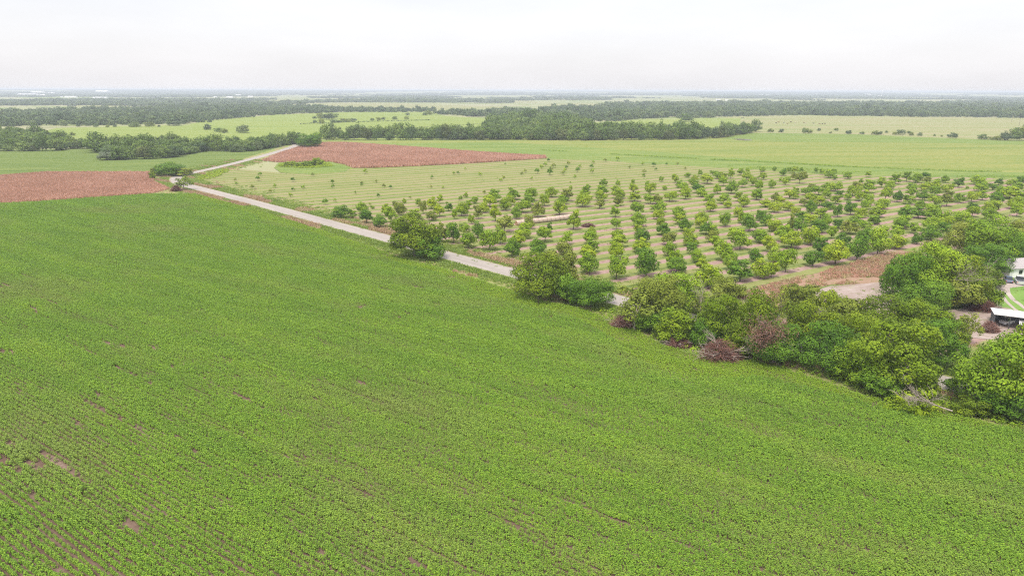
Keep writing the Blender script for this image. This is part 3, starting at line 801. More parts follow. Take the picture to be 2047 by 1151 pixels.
ORD = ['first', 'second', 'third', 'fourth', 'fifth', 'sixth', 'seventh', 'eighth', 'ninth', 'tenth', 'eleventh', 'twelfth', 'thirteenth', 'fourteenth', 'fifteenth', 'sixteenth', 'seventeenth', 'eighteenth',
       'nineteenth', 'twentieth', 'twenty-first', 'twenty-second', 'twenty-third', 'twenty-fourth', 'twenty-fifth', 'twenty-sixth', 'twenty-seventh', 'twenty-eighth', 'twenty-ninth', 'thirtieth']
TN = {'d': 'dark', 'm': 'mid', 'y': 'yellow', 'o': 'olive'}
TW = {'dark': 'dark green', 'mid': 'green', 'yellow': 'yellow-green', 'olive': 'olive'}
# every tree of the orchard: crown centre, crown top, foot, width (magnified pixels of five windows), tone
ORCH = {
 (640, 370): '265,270,425,200,d 420,320,430,95,m 550,230,370,140,m 595,330,495,165,d 770,390,545,160,d 845,250,400,110,y 915,290,480,165,m 1035,235,390,140,o 970,215,310,80,o 1080,160,235,60,o 1200,335,440,160,y 1260,180,280,85,m 1325,210,370,100,o 1430,165,305,130,y 1530,135,240,80,m 1530,265,410,130,y 1640,230,335,100,d 1430,340,455,130,o 1720,320,440,75,m 1810,235,400,160,y 1895,200,310,90,m 1790,130,200,70,m 1860,90,160,80,o 1970,155,240,90,m 1935,385,500,80,y 1700,495,750,190,d 1840,500,640,140,m 1560,510,740,140,o 1900,620,810,210,m 670,250,310,60,o',
 (920, 340): '230,470,630,110,o 440,255,410,160,m 380,340,475,180,y 310,430,545,130,y 450,455,660,150,y 680,240,380,150,m 650,330,450,110,y 575,370,520,150,y 905,240,400,170,m 870,330,450,160,m 790,410,545,190,y 725,480,625,120,m 995,425,605,150,o 1160,225,350,150,y 1075,320,465,140,y 1360,250,400,170,o 1310,330,440,130,m 1270,405,580,190,y 1620,165,260,70,m 1600,210,340,130,m 1580,280,400,130,y 1560,330,475,200,y 1410,190,245,50,d 1830,120,210,90,m 1815,200,320,150,m 1800,270,400,150,y 1780,380,500,130,o 1450,530,765,160,y 560,610,800,210,o 890,590,760,130,o 820,690,880,180,m 225,670,870,150,d 510,750,950,150,m 370,790,1030,240,m 740,800,985,200,y 660,890,1115,190,d 1085,735,920,180,m 1145,680,800,70,d 1400,770,830,55,d 1355,805,960,160,m 1005,890,1060,190,d',
 (980, 440): '600,340,510,200,d 950,290,450,190,o 1300,95,205,100,y 1280,150,310,190,m 1290,250,410,180,m 1260,350,540,200,y 1265,440,690,230,m 1640,130,280,160,y 1630,200,350,200,y 1610,290,500,190,y 1610,480,760,250,m',
 (1200, 330): '225,180,275,65,m 215,275,380,140,y 225,320,430,160,y 230,415,525,140,o 190,525,670,120,m 205,690,825,115,m 415,165,245,50,o 420,245,360,115,y 440,345,470,160,y 600,195,270,70,y 635,240,380,125,y 555,100,155,60,d 775,125,220,65,m 825,250,325,65,d 640,385,500,130,m 720,385,500,140,o 885,360,470,160,y 940,105,160,60,d 955,130,230,80,y 1010,200,290,100,m 1040,235,340,130,m 1075,280,380,120,y 1085,330,440,130,y 1110,85,160,90,m 1160,150,240,80,m 1210,150,210,100,y 1210,200,290,110,m 1260,250,360,140,d 1300,300,410,130,m 1275,55,140,70,m 1365,130,245,155,y 1380,380,510,130,m 1410,450,600,140,y 1430,55,120,70,m 1490,90,180,100,m 1560,100,220,120,y 1570,160,270,110,m 1665,50,175,90,m 1495,255,370,95,m 1670,210,370,145,m 1570,380,500,150,m 1625,460,555,100,y 1760,355,470,110,y 1830,395,540,140,y 1810,190,290,110,m 1800,50,130,110,m 1885,30,90,60,m 1870,95,190,110,y 1940,150,270,100,y 2020,210,335,80,m 1990,320,450,120,m 1755,545,670,120,y 1830,610,750,130,y 1900,640,850,200,d 1595,625,790,150,m 2030,590,720,80,d 480,485,650,160,m 495,620,790,170,m 760,470,610,140,m 690,510,610,110,m 740,570,700,140,y 765,680,800,110,y 800,750,900,160,d 1010,540,680,160,m 1015,630,760,150,y 1075,690,850,160,d 1285,600,760,150,y 1275,680,810,150,y 1350,740,890,150,d 1440,770,900,140,m 1435,850,990,160,o',
 (1260, 450): '200,330,660,270,d 150,290,440,170,d 135,190,350,190,y 130,60,240,170,d 190,90,230,100,d 100,0,110,110,y 475,100,260,190,o 485,230,400,160,m 540,340,560,190,m 590,430,615,230,d 730,50,180,150,y 770,140,270,170,y 795,230,370,150,d 860,330,480,180,m 930,440,600,190,y 990,530,800,330,y 1110,155,320,170,m 1185,220,460,210,m 1270,380,580,150,m 1400,460,720,290,d 1310,60,180,130,y 1400,60,315,250,m 1670,80,230,220,m 1785,160,350,200,y 1600,320,480,170,d 1850,300,490,190,m 1980,320,610,210,m 1660,450,680,240,y 1800,490,670,180,y',
 (1500, 440): '310,0,150,190,y 395,80,280,210,m 520,160,365,240,y 535,-50,150,130,o 645,0,180,170,d 770,100,320,240,y 890,0,165,200,d 880,240,440,220,d 795,410,600,210,d 1080,290,570,300,y 1030,90,240,130,m 1180,180,320,160,d 1360,230,515,260,d 1430,130,300,200,d 1620,120,450,280,m 1850,220,370,220,y 1120,0,110,140,d 1260,20,180,190,o 1480,30,150,150,m 1710,80,160,90,m 1870,90,240,190,m 1580,-30,50,130,d 1920,0,120,180,m',
 (1480, 330): '280,15,90,85,m 430,10,80,60,m 290,120,190,110,y 225,135,180,40,y 230,210,325,100,m 400,195,295,85,m 545,55,140,90,d 625,10,100,70,m 690,25,110,90,y 775,20,85,60,m 670,100,195,80,o 755,95,240,130,o 820,100,170,80,y 580,160,260,90,m 515,160,220,60,y 205,315,445,125,m 435,360,470,95,o 320,440,540,130,y 430,495,610,165,y 515,415,510,130,y 610,475,590,130,y 625,320,430,120,y 700,290,370,90,m 700,350,440,90,y 965,25,100,70,m 1040,45,125,90,m 1130,75,165,130,m 1205,125,195,90,m 1195,35,110,80,o 1370,90,180,95,m 1635,80,155,95,y 1540,170,240,60,d 1805,165,290,130,m 1980,125,245,130,m 1915,205,310,110,m 1490,220,310,120,o 1640,200,360,160,m 905,245,330,100,o 1090,230,320,110,m 1210,220,340,160,m 1000,280,385,140,m 830,300,390,130,m 900,360,470,130,y 1090,310,430,110,m 1010,405,525,150,y 1260,330,415,110,d 1210,395,500,140,y 1430,290,400,170,y 1370,360,450,90,m 1550,330,465,150,y 1640,380,520,120,m 1850,300,460,140,y 2000,340,475,110,d 820,440,530,110,o 905,470,625,125,d 1110,470,570,130,d 1240,515,670,130,d 1405,475,640,150,d 1590,470,570,140,m 1800,440,570,160,m 1740,540,670,170,y 1540,560,680,160,y 1700,650,760,150,m 1470,660,790,170,m 1020,570,680,160,y 710,550,640,110,y 780,600,705,130,d 265,590,700,120,d 325,640,785,150,d 910,640,790,180,y 1090,640,790,130,m',
 (1727, 340): '540,30,150,110,m 660,50,165,130,m 795,40,110,100,d 785,100,175,110,o 1040,75,165,90,m 945,105,170,80,m 610,175,270,130,m 770,170,270,140,y 900,140,240,130,y 1200,110,225,125,d 1050,195,290,140,y 905,220,330,150,m 1440,75,190,150,m 1500,110,205,120,m 1720,110,195,90,d 1870,120,220,120,m 2000,90,190,110,d 1640,180,260,100,d 1490,185,280,150,m 1930,170,290,160,m 1315,200,250,60,m 590,270,340,130,m 745,270,390,140,d 575,335,440,150,m 900,330,460,150,y 1055,270,470,140,o 1215,305,420,120,m 1370,285,410,150,y 1510,270,390,130,m 1750,220,350,180,m 1860,230,370,170,y 1690,300,450,160,d 2000,260,380,150,m 2020,350,460,90,m 720,400,500,140,m 545,450,540,100,m 510,520,630,190,d 690,480,620,180,d 870,450,600,180,m 890,510,640,210,m 1030,530,670,140,m 1380,470,600,160,y 1390,430,520,130,d 1600,400,560,210,y 1620,500,650,180,m 1920,350,500,190,y 1950,430,600,150,m 470,590,740,190,m 1255,570,700,220,m 650,690,815,160,m 1040,600,740,150,y 860,640,780,220,m 850,730,900,210,d 1070,700,880,200,d 1230,690,830,150,m 1340,640,790,150,y 1500,660,800,200,m 670,820,950,120,d',
}
KF = 2047.0 / 320.0

def orchard():
    rng = np.random.default_rng(21)
    kinds = [make_kind('orchard_tree_%d' % i, 500 + 7 * i, 5.2, [6.2, 5.6, 6.8][i % 3], [0.45, 0.7, 0.5][i % 3], [18, 12, 24, 15][i % 4], [2900, 2300, 3200, 2600][i % 4], 0.165, 0.12, lobe=[(0.26, 0.40), (0.22, 0.46), (0.2, 0.32)][i % 3], pos=(0.35, 0.80), under=0.15) for i in range(12)]
    T = []
    for (ox, oy), txt in ORCH.items():
        for q in txt.split():
            cx, top, base, w, tone = q.split(',')
            x, y0, y1 = ox + float(cx) / KF, oy + float(top) / KF, oy + float(base) / KF
            X, Y = px(x, y1)
            H = height_at(X, Y, y0)
            Wm = float(w) / KF / FOC * depth(X, Y, H / 2)
            H = min(max(H, Wm * 0.75), Wm * 1.6 + 0.6, 10.5) * 1.10; Wm *= 1.06
            T.append([X, Y, Wm, H, TN[tone]])
    inv = np.linalg.inv(np.stack([LA, LB], 1))
    cols = {}
    for t in T:
        i = int(round((inv @ (np.array(t[:2]) - LO))[0]))
        cols.setdefault(i, []).append(t)
    # at most 300 individually, the smallest of the rest as one object
    rank = sorted(T, key=lambda t: -(t[2] * t[3]) / (t[1] ** 2))
    keep = set(id(t) for t in rank[:300])
    print('orchard trees', len(T))
    n = 0
    for i, L in cols.items():
        L.sort(key=lambda t: t[0] * -LB[0] + t[1] * -LB[1])
        for k, t in enumerate(L):
            if id(t) not in keep: continue
            X, Y, Wm, H, tone = t
            sz = 'small' if Wm < 3.2 else ('large' if Wm > 6 else 'medium')
            rel = i + 2       # the column that stands at the left end of the bale roll
            where = 'column at the bales' if rel == 0 else '%s column %s of the bales' % (ORD[min(abs(rel), 29) - 1], 'right' if rel > 0 else 'left')
            lab = '%s %s orchard tree, %s from the road, %s' % (sz, TW[tone], ORD[min(k, 29)], where)
            place_tree(kinds[(n * 5) % 12], 'orchard_tree', X, Y, Wm, H, tone, rng.uniform(0, 6.28), lab, 'tree', 'orchard trees planted in rows')
            n += 1
    rest = [t for t in T if id(t) not in keep]
    if rest:
        P = np.array([[t[0], t[1]] for t in rest]); S = np.array([[t[2] / 5.2, t[2] / 5.2, t[3] / 6.6] for t in rest])
        scatter('orchard_trees', P, S, rng.uniform(0, 6, len(P)), [k.crown for k in kinds], 'smallest green trees of the orchard, mostly in its far rows', 'trees', rng=rng)
    # saplings of the young part
    sp_ = [(1096, 324, 2), (1137, 331, 2.4), (1082, 339, 2.6), (1074, 348, 2.8), (1090, 333, 2.4), (1106, 336, 2.6), (1102, 343, 2.4), (1099, 351, 3), (1125, 350, 2.2), (1132, 339, 2.0), (1129, 345, 2.2), (1154, 345, 2.6), (1159, 337, 2.2),
           (1149, 357, 1.8), (1183, 338, 2.4), (1186, 328, 2), (1184, 347, 2.4), (1210, 324, 2.2), (1234, 322, 2.8), (1258, 338, 1.8), (1284, 331, 2), (1287, 348, 2.4), (1307, 334, 2.6), (1311, 342, 1.6), (1332, 331, 1.5), (1354, 331, 2),
           (730, 348, 2.6), (665, 368, 1.8), (768, 376, 1.8), (723, 370, 1.6), (863, 358, 1.6), (960, 353, 2), (1007, 359, 1.8), (1001, 364, 1.8), (1043, 351, 1.8), (1050, 346, 2.0), (1063, 360, 1.5), (907, 350, 1.8), (916, 349, 1.6), (752, 366, 1.4),
           (520, 353, 2.0), (516, 362, 2.2), (504, 379, 2.0), (540, 387, 1.8), (550, 376, 1.8), (586, 364, 2), (606, 379, 1.8), (626, 353, 1.8), (665, 377, 1.6), (586, 383, 1.6), (581, 395, 1.8), (650, 410, 2.2), (473, 371, 1.6), (470, 363, 1.5),
           (670, 404, 1.4), (710, 388, 1.3), (756, 395, 1.5), (740, 412, 1.2), (862, 377, 1.4), (886, 378, 1.3), (781, 378, 1.6), (820, 398, 1.2), (723, 373, 1.3), (1140, 367, 1.0), (984, 388, 1.6), (968, 388, 1.6), (1370, 340, 1.6), (1010, 330, 1.2), (930, 340, 1.4)]
    sk = [make_kind('sapling_%d' % i, 700 + 5 * i, 2.0, 2.4, 0.5, 5, 160, 0.17, 0.05) for i in range(3)]
    sp_.sort(key=lambda q: q[1])
    for i, (x, y, w) in enumerate(sp_):
        X, Y = px(x, y)
        far = 'near the far green edge of the orchard' if y < 345 else ('in the thin middle of the young orchard part' if x > 700 else 'between the road bend and the bright weeds')
        place_tree(sk[i % 3], 'sapling', X, Y, w * 1.15, w * 1.25, ['mid', 'dark', 'olive'][i % 3], i * 1.7, 'knee-high to head-high young tree ' + far, 'sapling', 'saplings ' + far)
orchard()

# ---- trees of the brush line along the road and of the farmyard: x, top, foot, width, tone, trunk mat, label
def brush():
    rng = np.random.default_rng(31)
    big = [make_kind('roadside_tree_%d' % i, 800 + 11 * i, 12.0, 10.5, 0.6, 34, 14000, 0.165, 0.32, lobe=(0.20, 0.33), pos=(0.45, 0.85), under=0.4) for i in range(5)]
    shr = [make_kind('roadside_shrub_%d' % i, 900 + 11 * i, 7.0, 5.6, 0.15, 20, 5600, 0.15, 0.14, lobe=(0.22, 0.36), pos=(0.4, 0.8), under=0.2) for i in range(4)]
    thin = [make_kind('thin_tree_%d' % i, 950 + 11 * i, 7.0, 8.5, 1.8, 16, 1500, 0.20, 0.16, lobe=(0.18, 0.30), pos=(0.5, 0.9)) for i in range(2)]
    T = [
     ('b', 830, 430, 521, 104, 'brush', 'huge round tree standing alone on the verge, hiding the road'),
     ('s', 858, 470, 524, 55, 'dark', 'shrub against the foot of the lone round tree'),
     ('b', 1078, 510, 606, 100, 'brush', 'tall tree at the near end of the brush line, above a brown trunk'),
     ('s', 1118, 500, 590, 70, 'olive', 'loose olive tree behind the first roadside tree'),
     ('s', 1138, 553, 612, 62, 'dark', 'dark shrub between the first two roadside trees'),
     ('b', 1180, 556, 622, 88, 'dark', 'dense dark green tree just before the first gap showing the road'),
     ('t', 1268, 578, 662, 78, 'olive', 'sparse olive tree just past the first road gap, behind the maroon brush heap'),
     ('b', 1310, 552, 650, 96, 'olive', 'wide olive tree behind the dark bush'),
     ('s', 1300, 622, 668, 66, 'dark', 'dark bush right beside the maroon brush heap'),
     ('b', 1350, 545, 632, 92, 'mid', 'green tree at the orchard side behind the round yellowish bush'),
     ('s', 1347, 618, 690, 76, 'lime', 'round yellowish bush at the crop edge'),
     ('s', 1392, 650, 692, 44, 'dark', 'small dark shrub right of the round yellowish bush'),
     ('t', 1408, 575, 645, 60, 'olive', 'thin olive tree above the second gap showing the road'),
     ('s', 1455, 558, 602, 60, 'olive', 'low olive shrub at the orchard corner'),
     ('b', 1438, 590, 695, 92, 'lime', 'tall yellow-green tree above the big red-brown brush heap'),
     ('s', 1405, 640, 700, 56, 'dark', 'dark shrub at the foot of the tall yellow-green tree'),
     ('b', 1500, 585, 722, 96, 'brush', 'tall bright green tree with vines, right of the big brush heap'),
     ('t', 1552, 572, 660, 42, 'olive', 'half-bare brown-stemmed tree with a thin top'),
     ('s', 1478, 655, 718, 62, 'lime', 'yellowish shrub behind the big brush heap'),
     ('b', 1545, 645, 738, 92, 'dark', 'dark tree at the crop edge under the dead red branches'),
     ('b', 1610, 600, 712, 100, 'brush', 'broad green tree in front of the reddish weeds'),
     ('s', 1600, 568, 628, 70, 'olive', 'olive shrub growing into the reddish weeds'),
     ('b', 1648, 650, 755, 100, 'dark', 'dark rounded tree at the crop edge left of the yellow crown'),
     ('s', 1690, 600, 660, 78, 'olive', 'olive shrub below the bare dirt clearing'),
     ('s', 1665, 585, 640, 60, 'lime', 'yellowish shrub at the corner of the bare dirt clearing'),
     ('b', 1700, 622, 715, 95, 'lime', 'yellow-green tree below the bare dirt clearing'),
     ('b', 1790, 645, 800, 170, 'lime', 'largest yellow-green tree of the brush line, spreading over the road'),
     ('b', 1720, 680, 780, 105, 'mid', 'green tree at the crop edge beside the largest yellow-green tree'),
     ('s', 1760, 745, 802, 82, 'dark', 'dark undergrowth bush below the largest yellow-green tree'),
     ('b', 1760, 592, 680, 92, 'brush', 'green tree just below the dirt clearing and the big clump'),
     ('b', 1830, 598, 690, 105, 'lime', 'yellow-green tree below the big farmyard clump'),
     ('b', 1868, 640, 745, 110, 'dark', 'dark tree behind the road gap with the broken asphalt edge'),
     ('t', 1936, 622, 690, 40, 'olive', 'slim half-bare tree on the reddish dirt'),
     ('s', 1895, 640, 700, 60, 'brush', 'green shrub between slim tree and dark tree'),
     ('b', 1985, 668, 838, 150, 'mid', 'tall dense tree below the open shed, right of the last road gap'),
     ('b', 2068, 655, 850, 130, 'lime', 'yellow-green tree cut by the frame edge below the shed'),
     ('s', 2010, 780, 850, 95, 'dark', 'dark bush at the crop edge under the tall dense tree'),
     ('s', 1935, 795, 838, 60, 'brush', 'low green bush right of the fallen yellowing tree'),
     ('s', 1928, 735, 800, 72, 'dark', 'dark bush filling the left side of the tall dense tree'),
     ('s', 1845, 745, 800, 52, 'brush', 'small green bush above the fallen yellowing tree'),
     ('b', 1800, 505, 612, 88, 'dark', 'dark tree on the dirt-clearing side of the farmyard clump'),
     ('b', 1862, 490, 615, 110, 'mid', 'tall green tree in the middle of the farmyard clump'),
     ('b', 1838, 560, 628, 96, 'dark', 'dark low tree at the foot of the farmyard clump'),
     ('b', 1905, 512, 618, 95, 'brush', 'green tree of the farmyard clump under bare pale branches'),
     ('s', 1925, 560, 624, 80, 'olive', 'brownish vine-covered bush at the foot of the farmyard clump'),
     ('s', 1958, 555, 615, 62, 'lime', 'yellow-green bush of the farmyard clump nearest the drive'),
     ('s', 1972, 535, 578, 56, 'brush', 'green bush between the clump and the gravel drive'),
     ('b', 1935, 448, 515, 80, 'olive', 'olive tree at the orchard end of the farmyard grove'),
     ('b', 1985, 436, 530, 100, 'mid', 'tall green tree of the grove behind the white house'),
     ('b', 1965, 488, 555, 86, 'dark', 'dark tree at the front of the grove behind the house'),
     ('b', 2018, 470, 535, 70, 'dark', 'dark tree of the grove right behind the metal canopy'),
     ('b', 2045, 440, 508, 80, 'olive', 'olive tree of the grove cut by the frame edge'),
     ('s', 1870, 478, 512, 44, 'olive', 'small olive bush at the orchard end of the red weeds'),
     ('b', 346, 325, 353, 58, 'dark', 'dark spreading tree beside the road bend'),
     ('s', 365, 336, 353, 36, 'olive', 'olive half of the tree clump at the road bend'),
     ('s', 314, 336, 352, 24, 'olive', 'thin yellowish bush left of the tree clump at the bend'),
     ('s', 305, 345, 360, 12, 'brush', 'small upright bush at the corner of the red sorghum'),
     ('t', 368, 352, 381, 30, 'brush', 'small airy tree on the inside of the road bend'),
     ('b', 617, 268, 297, 44, 'dark', 'round dark tree where the road enters the treeline'),
     ('s', 632, 266, 290, 24, 'mid', 'green tree behind the round one at the road end'),
     ('s', 636, 316, 333, 22, 'lime', 'tallest bright bush in the weed patch'),
     ('s', 618, 322, 334, 26, 'lime', 'wide bright bush in the middle of the weed patch'),
     ('s', 578, 324, 334, 24, 'lime', 'low bright bush at the sorghum side of the weed patch'),
     ('s', 600, 325, 335, 20, 'lime', 'small bright bush between two others in the weed patch'),
     ('s', 212, 305, 321, 34, 'pale', 'pale silvery shrubs in front of the woods'),
    ]
    M['pale'] = M['pale_shrub']
    for i, (k, x, top, base, w, tone, lab) in enumerate(T):
        K = {'b': big, 's': shr, 't': thin}[k]
        X, Y = px(x, base)
        H = height_at(X, Y, top); Wm = w / FOC * depth(X, Y, H / 2)
        nm_ = {'b': 'roadside_tree', 's': 'shrub', 't': 'slender_tree'}[k]
        # the foot pixel is the near edge of the crown for dense bushes: stand the trunk further in
        if k != 't':
            Y2 = Y + Wm * 0.28; X2 = X * Y2 / Y; X, Y = X2, Y2
            H = height_at(X, Y, top)
        place_tree(K[i % len(K)], nm_, X, Y, Wm * 1.04, H, tone, rng.uniform(0, 6.28), lab, 'shrub' if k == 's' else 'tree', None, trunk_mat=M['pale_bark'] if k == 't' else None)
brush()

# dead brush heaps, fallen trees and bare branches
def branches(b, rng, start, direc, length, r, depth_, mat=0, spread=0.55, thick=0.55):
    d = Vector(direc).normalized(); p = Vector(start)
    pts = [tuple(p)]; rad = [r]
    for i in range(3):
        d = (d + Vector((rng.normal(0, .14), rng.normal(0, .14), rng.normal(0, .10)))).normalized()
        p = p + d * length / 3
        if p.z < 0.1: p.z = 0.1
        pts.append(tuple(p)); rad.append(r * (1 - 0.2 * (i + 1)))
        if depth_ > 0:
            for _ in range(2):
                nd = (d + Vector((rng.normal(0, spread), rng.normal(0, spread), rng.normal(0, spread * 0.7)))).normalized()
                branches(b, rng, tuple(p), tuple(nd), length * 0.62, r * thick, depth_ - 1, mat, spread, thick)
    b.tube(pts, rad, 4 if depth_ < 2 else 6, mat, cap=False)

def heap(name, x, y, wpx, hpx, label, cat, tone, seed, with_branch=True):
    rng = np.random.default_rng(seed)
    X, Y = px(x, y); sc = depth(X, Y) / FOC
    W, Hh = wpx * sc, hpx * sc * 1.05
    Y += W * 0.04
    n = 2600
    th = rng.uniform(0, 6.28, n); ct = rng.uniform(0, 1, n); r = np.sqrt(1 - ct ** 2) * rng.uniform(0.4, 1.05, n)
    C = np.stack([r * np.cos(th) * W / 2, r * np.sin(th) * W * 0.36, ct * Hh * rng.uniform(0.3, 1.05, n)], 1)
    D = np.stack([np.cos(th) + rng.normal(0, .6, n), np.sin(th) + rng.normal(0, .6, n), rng.normal(0.1, 0.5, n)], 1); D /= np.linalg.norm(D, axis=1, keepdims=True)
    S = np.cross(D, rng.normal(0, 1, (n, 3))); S /= np.linalg.norm(S, axis=1, keepdims=True)
    l = rng.uniform(0.25, 0.7, n)[:, None]; w = rng.uniform(0.018, 0.05, n)[:, None]
    Q = np.stack([C - D * l - S * w, C - D * l + S * w, C + D * l + S * w * 0.5, C + D * l - S * w * 0.5], 1)
    Q[:, :, 2] = np.maximum(Q[:, :, 2], 0.05)
    r_ = empty(name, (X, Y, 0.06))
    link(bpy.data.objects.new('twigs', quads_mesh(name + '_twigs', Q, rng.uniform(0, 1, n), [tone])), r_)
    b = MB()
    for k in range(7):
        a = rng.uniform(0, 6.28)
        branches(b, rng, (0.2 * W * math.cos(a), 0.1 * W * math.sin(a), Hh * 0.3), (math.cos(a), math.sin(a) * 0.6, 0.25), W * 0.35, 0.06, 1)
    b.build('branches', M['pale_bark'], r_)
    tag(r_, label, cat)
    return r_
heap('brush_heap', 1247, 656, 58, 26, 'maroon heap of cut dead brush at the crop edge beside a dark bush', 'brush heap', M['twigs'], 41)
heap('brush_heap', 1357, 693, 50, 18, 'small low heap of dead brush under the round yellowish bush', 'brush heap', M['twigs'], 42)
hb = heap('brush_heap', 1440, 722, 92, 42, 'largest red-brown brush heap, with long pale branches sticking out', 'brush heap', M['twigs'], 43)
heap('brush_heap', 1965, 622, 60, 22, 'heap of red-brown branches beyond the open shed', 'brush heap', M['twigs'], 44)
heap('brush_heap', 1978, 664, 36, 20, 'small purple-brown brush heap at the corner post of the open shed', 'brush heap', M['twigs'], 45)
heap('dead_bush', 388, 331, 3, 2, 'tiny dead stump by the road', 'bush', M['twigs'], 46) if False else None
heap('dead_bush', 352, 383, 22, 12, 'purple-brown dead bush at the near edge of the road bend', 'dead bush', M['twigs'], 47)
heap('brush_heap', 1176, 454, 26, 7, 'small dark scatter of dead branches right of the bale roll', 'brush heap', M['twigs'], 48)

def bare_tree(x, y, top, label, seed, lean=(0.1, 0, 1), r=0.12, depth_=2, zbase=0.1, mat='pale_bark', name='bare_tree', L=None, cat='dead tree'):
    rng = np.random.default_rng(seed)
    X, Y = px(x, y)
    H = 0.58 * (L or height_at(X, Y, top)); r *= 0.6
    b = MB(); branches(b, rng, (0, 0, zbase), lean, H, r, depth_, spread=0.5)
    root = empty(name, (X, Y, 0))
    b.build('trunk' , M[mat], root)
    return tag(root, label, cat)
# long pale limbs of the largest heap
def limb_part(parent, seed, start, direc, L, r):
    b = MB(); branches(b, np.random.default_rng(seed), start, direc, L, r, 2, spread=0.4)
    b.build('pale_limb', M['pale_bark'], parent)
limb_part(hb, 51, (1.0, -0.5, 1.6), (1, 0.1, 0.32), 4.2, 0.11)
limb_part(hb, 52, (1.0, -0.5, 1.6), (-1, -0.25, 0.0), 3.2, 0.09)
limb_part(hb, 53, (0.5, 0.2, 2.0), (-0.7, 0.5, 0.5), 3.0, 0.08)
bare_tree(1905, 612, 505, 'bare pale branches rising through the farmyard clump', 61, (0.05, 0.0, 1), 0.16, 3)
bare_tree(1945, 600, 515, 'dead grey tree leaning at the house side of the clump', 62, (0.35, 0, 0.8), 0.14, 2)
bare_tree(1398, 655, 570, 'pinkish dead branches above the second road gap', 63, (-0.05, 0, 1), 0.10, 3)
bare_tree(1470, 690, 590, 'grey dead limbs inside the tall yellow-green tree', 64, (0.15, 0, 1), 0.10, 2)
bare_tree(1556, 668, 580, 'brown bare stems of the half-dead tree', 65, (0.02, 0, 1), 0.10, 2, mat='bark')
bare_tree(1075, 612, 560, 'brown leafless stems at the near end of the brush line', 66, (0, 0, 1), 0.16, 1, mat='bark')

# fallen tree with yellowing leaves
def fallen():
    X, Y = px(1822, 822)
    root = empty('fallen_tree', (X, Y + 1.0, 0.05), math.radians(-12))
    rng = np.random.default_rng(71)
    me, C, lr = crown_mesh('fallen_crown', 72, 5.0, 1.9, 1.5, 14, 2600, 0.18, M['yellow'], lobe=(0.2, 0.32), pos=(0.4, 0.9))
    link(bpy.data.objects.new('crown', me), root)
    b = MB()
    branches(b, rng, (5.2, -2.6, 1.3), (-1, 0.0, 0.25), 4.4, 0.13, 3, spread=0.45)
    branches(b, rng, (-1.0, -2.4, 2.2), (-0.8, -0.4, 0.5), 2.2, 0.08, 2, spread=0.5)
    b.build('trunk', M['pale_bark'], root)
    tag(root, 'fallen tree with yellowing leaves and pale bare limbs at the crop edge', 'fallen tree')
    root = empty('dead_branch', (*px(1526, 738), 2.2))
    n = 1500
    C = rng.normal(0, 1, (n, 3)) * np.array([1.7, 0.9, 1.4]); D = rng.normal(0, 1, (n, 3)); D /= np.linalg.norm(D, axis=1, keepdims=True)
    S = np.cross(D, rng.normal(0, 1, (n, 3))); S /= np.linalg.norm(S, axis=1, keepdims=True)
    Q = np.stack([C - D * .3 - S * .03, C - D * .3 + S * .03, C + D * .3 + S * .03, C + D * .3 - S * .03], 1)
    link(bpy.data.objects.new('twigs', quads_mesh('dead_branch_twigs', Q, rng.uniform(0, 1, n), [M['twigs']])), root)
    root.location.z = height_at(root.location.x, root.location.y, 668)
    b = MB(); branches(b, rng, (-0.5, 1.0, -4.5), (0.1, 0, 1), 3.6, 0.07, 2); b.build('branches', M['bark'], root)
    tag(root, 'dead reddish branches hanging over the dark tree at the crop edge', 'dead branches')
fallen()

# ------------------------------------------------------------------ treelines and woods
def far_z(P):
    D = np.hypot(P[:, 0], P[:, 1])
    t = np.clip((D - 6500) / 6500, 0, 1)
    return t * t * (3 - 2 * t) * (26 + 6 * (vnoise(P, 2600, 5) - 0.5) + np.clip(-P[:, 0] / 6000, -1, 1) * 4)

def hills():
    N_r, N_a = 26, 90
    V = []; F = []
    for i in range(N_r):
        r = 6200 + 9300 * i / (N_r - 1)
        for j in range(N_a):
            a = math.radians(-52 + 104 * j / (N_a - 1)); V.append((r * math.sin(a), r * math.cos(a)))
    V = np.array(V); z = far_z(V) - 0.3 * (np.hypot(V[:, 0], V[:, 1]) < 6300) + 0.05
    for i in range(N_r - 1):
        for j in range(N_a - 1): F.append((i * N_a + j, i * N_a + j + 1, (i + 1) * N_a + j + 1, (i + 1) * N_a + j))
    o = MB().add(np.concatenate([V, z[:, None]], 1), F).build('hills', g_far, smooth=True)
    tag(o, 'low wooded rise along the horizon', kind='structure')
hills()

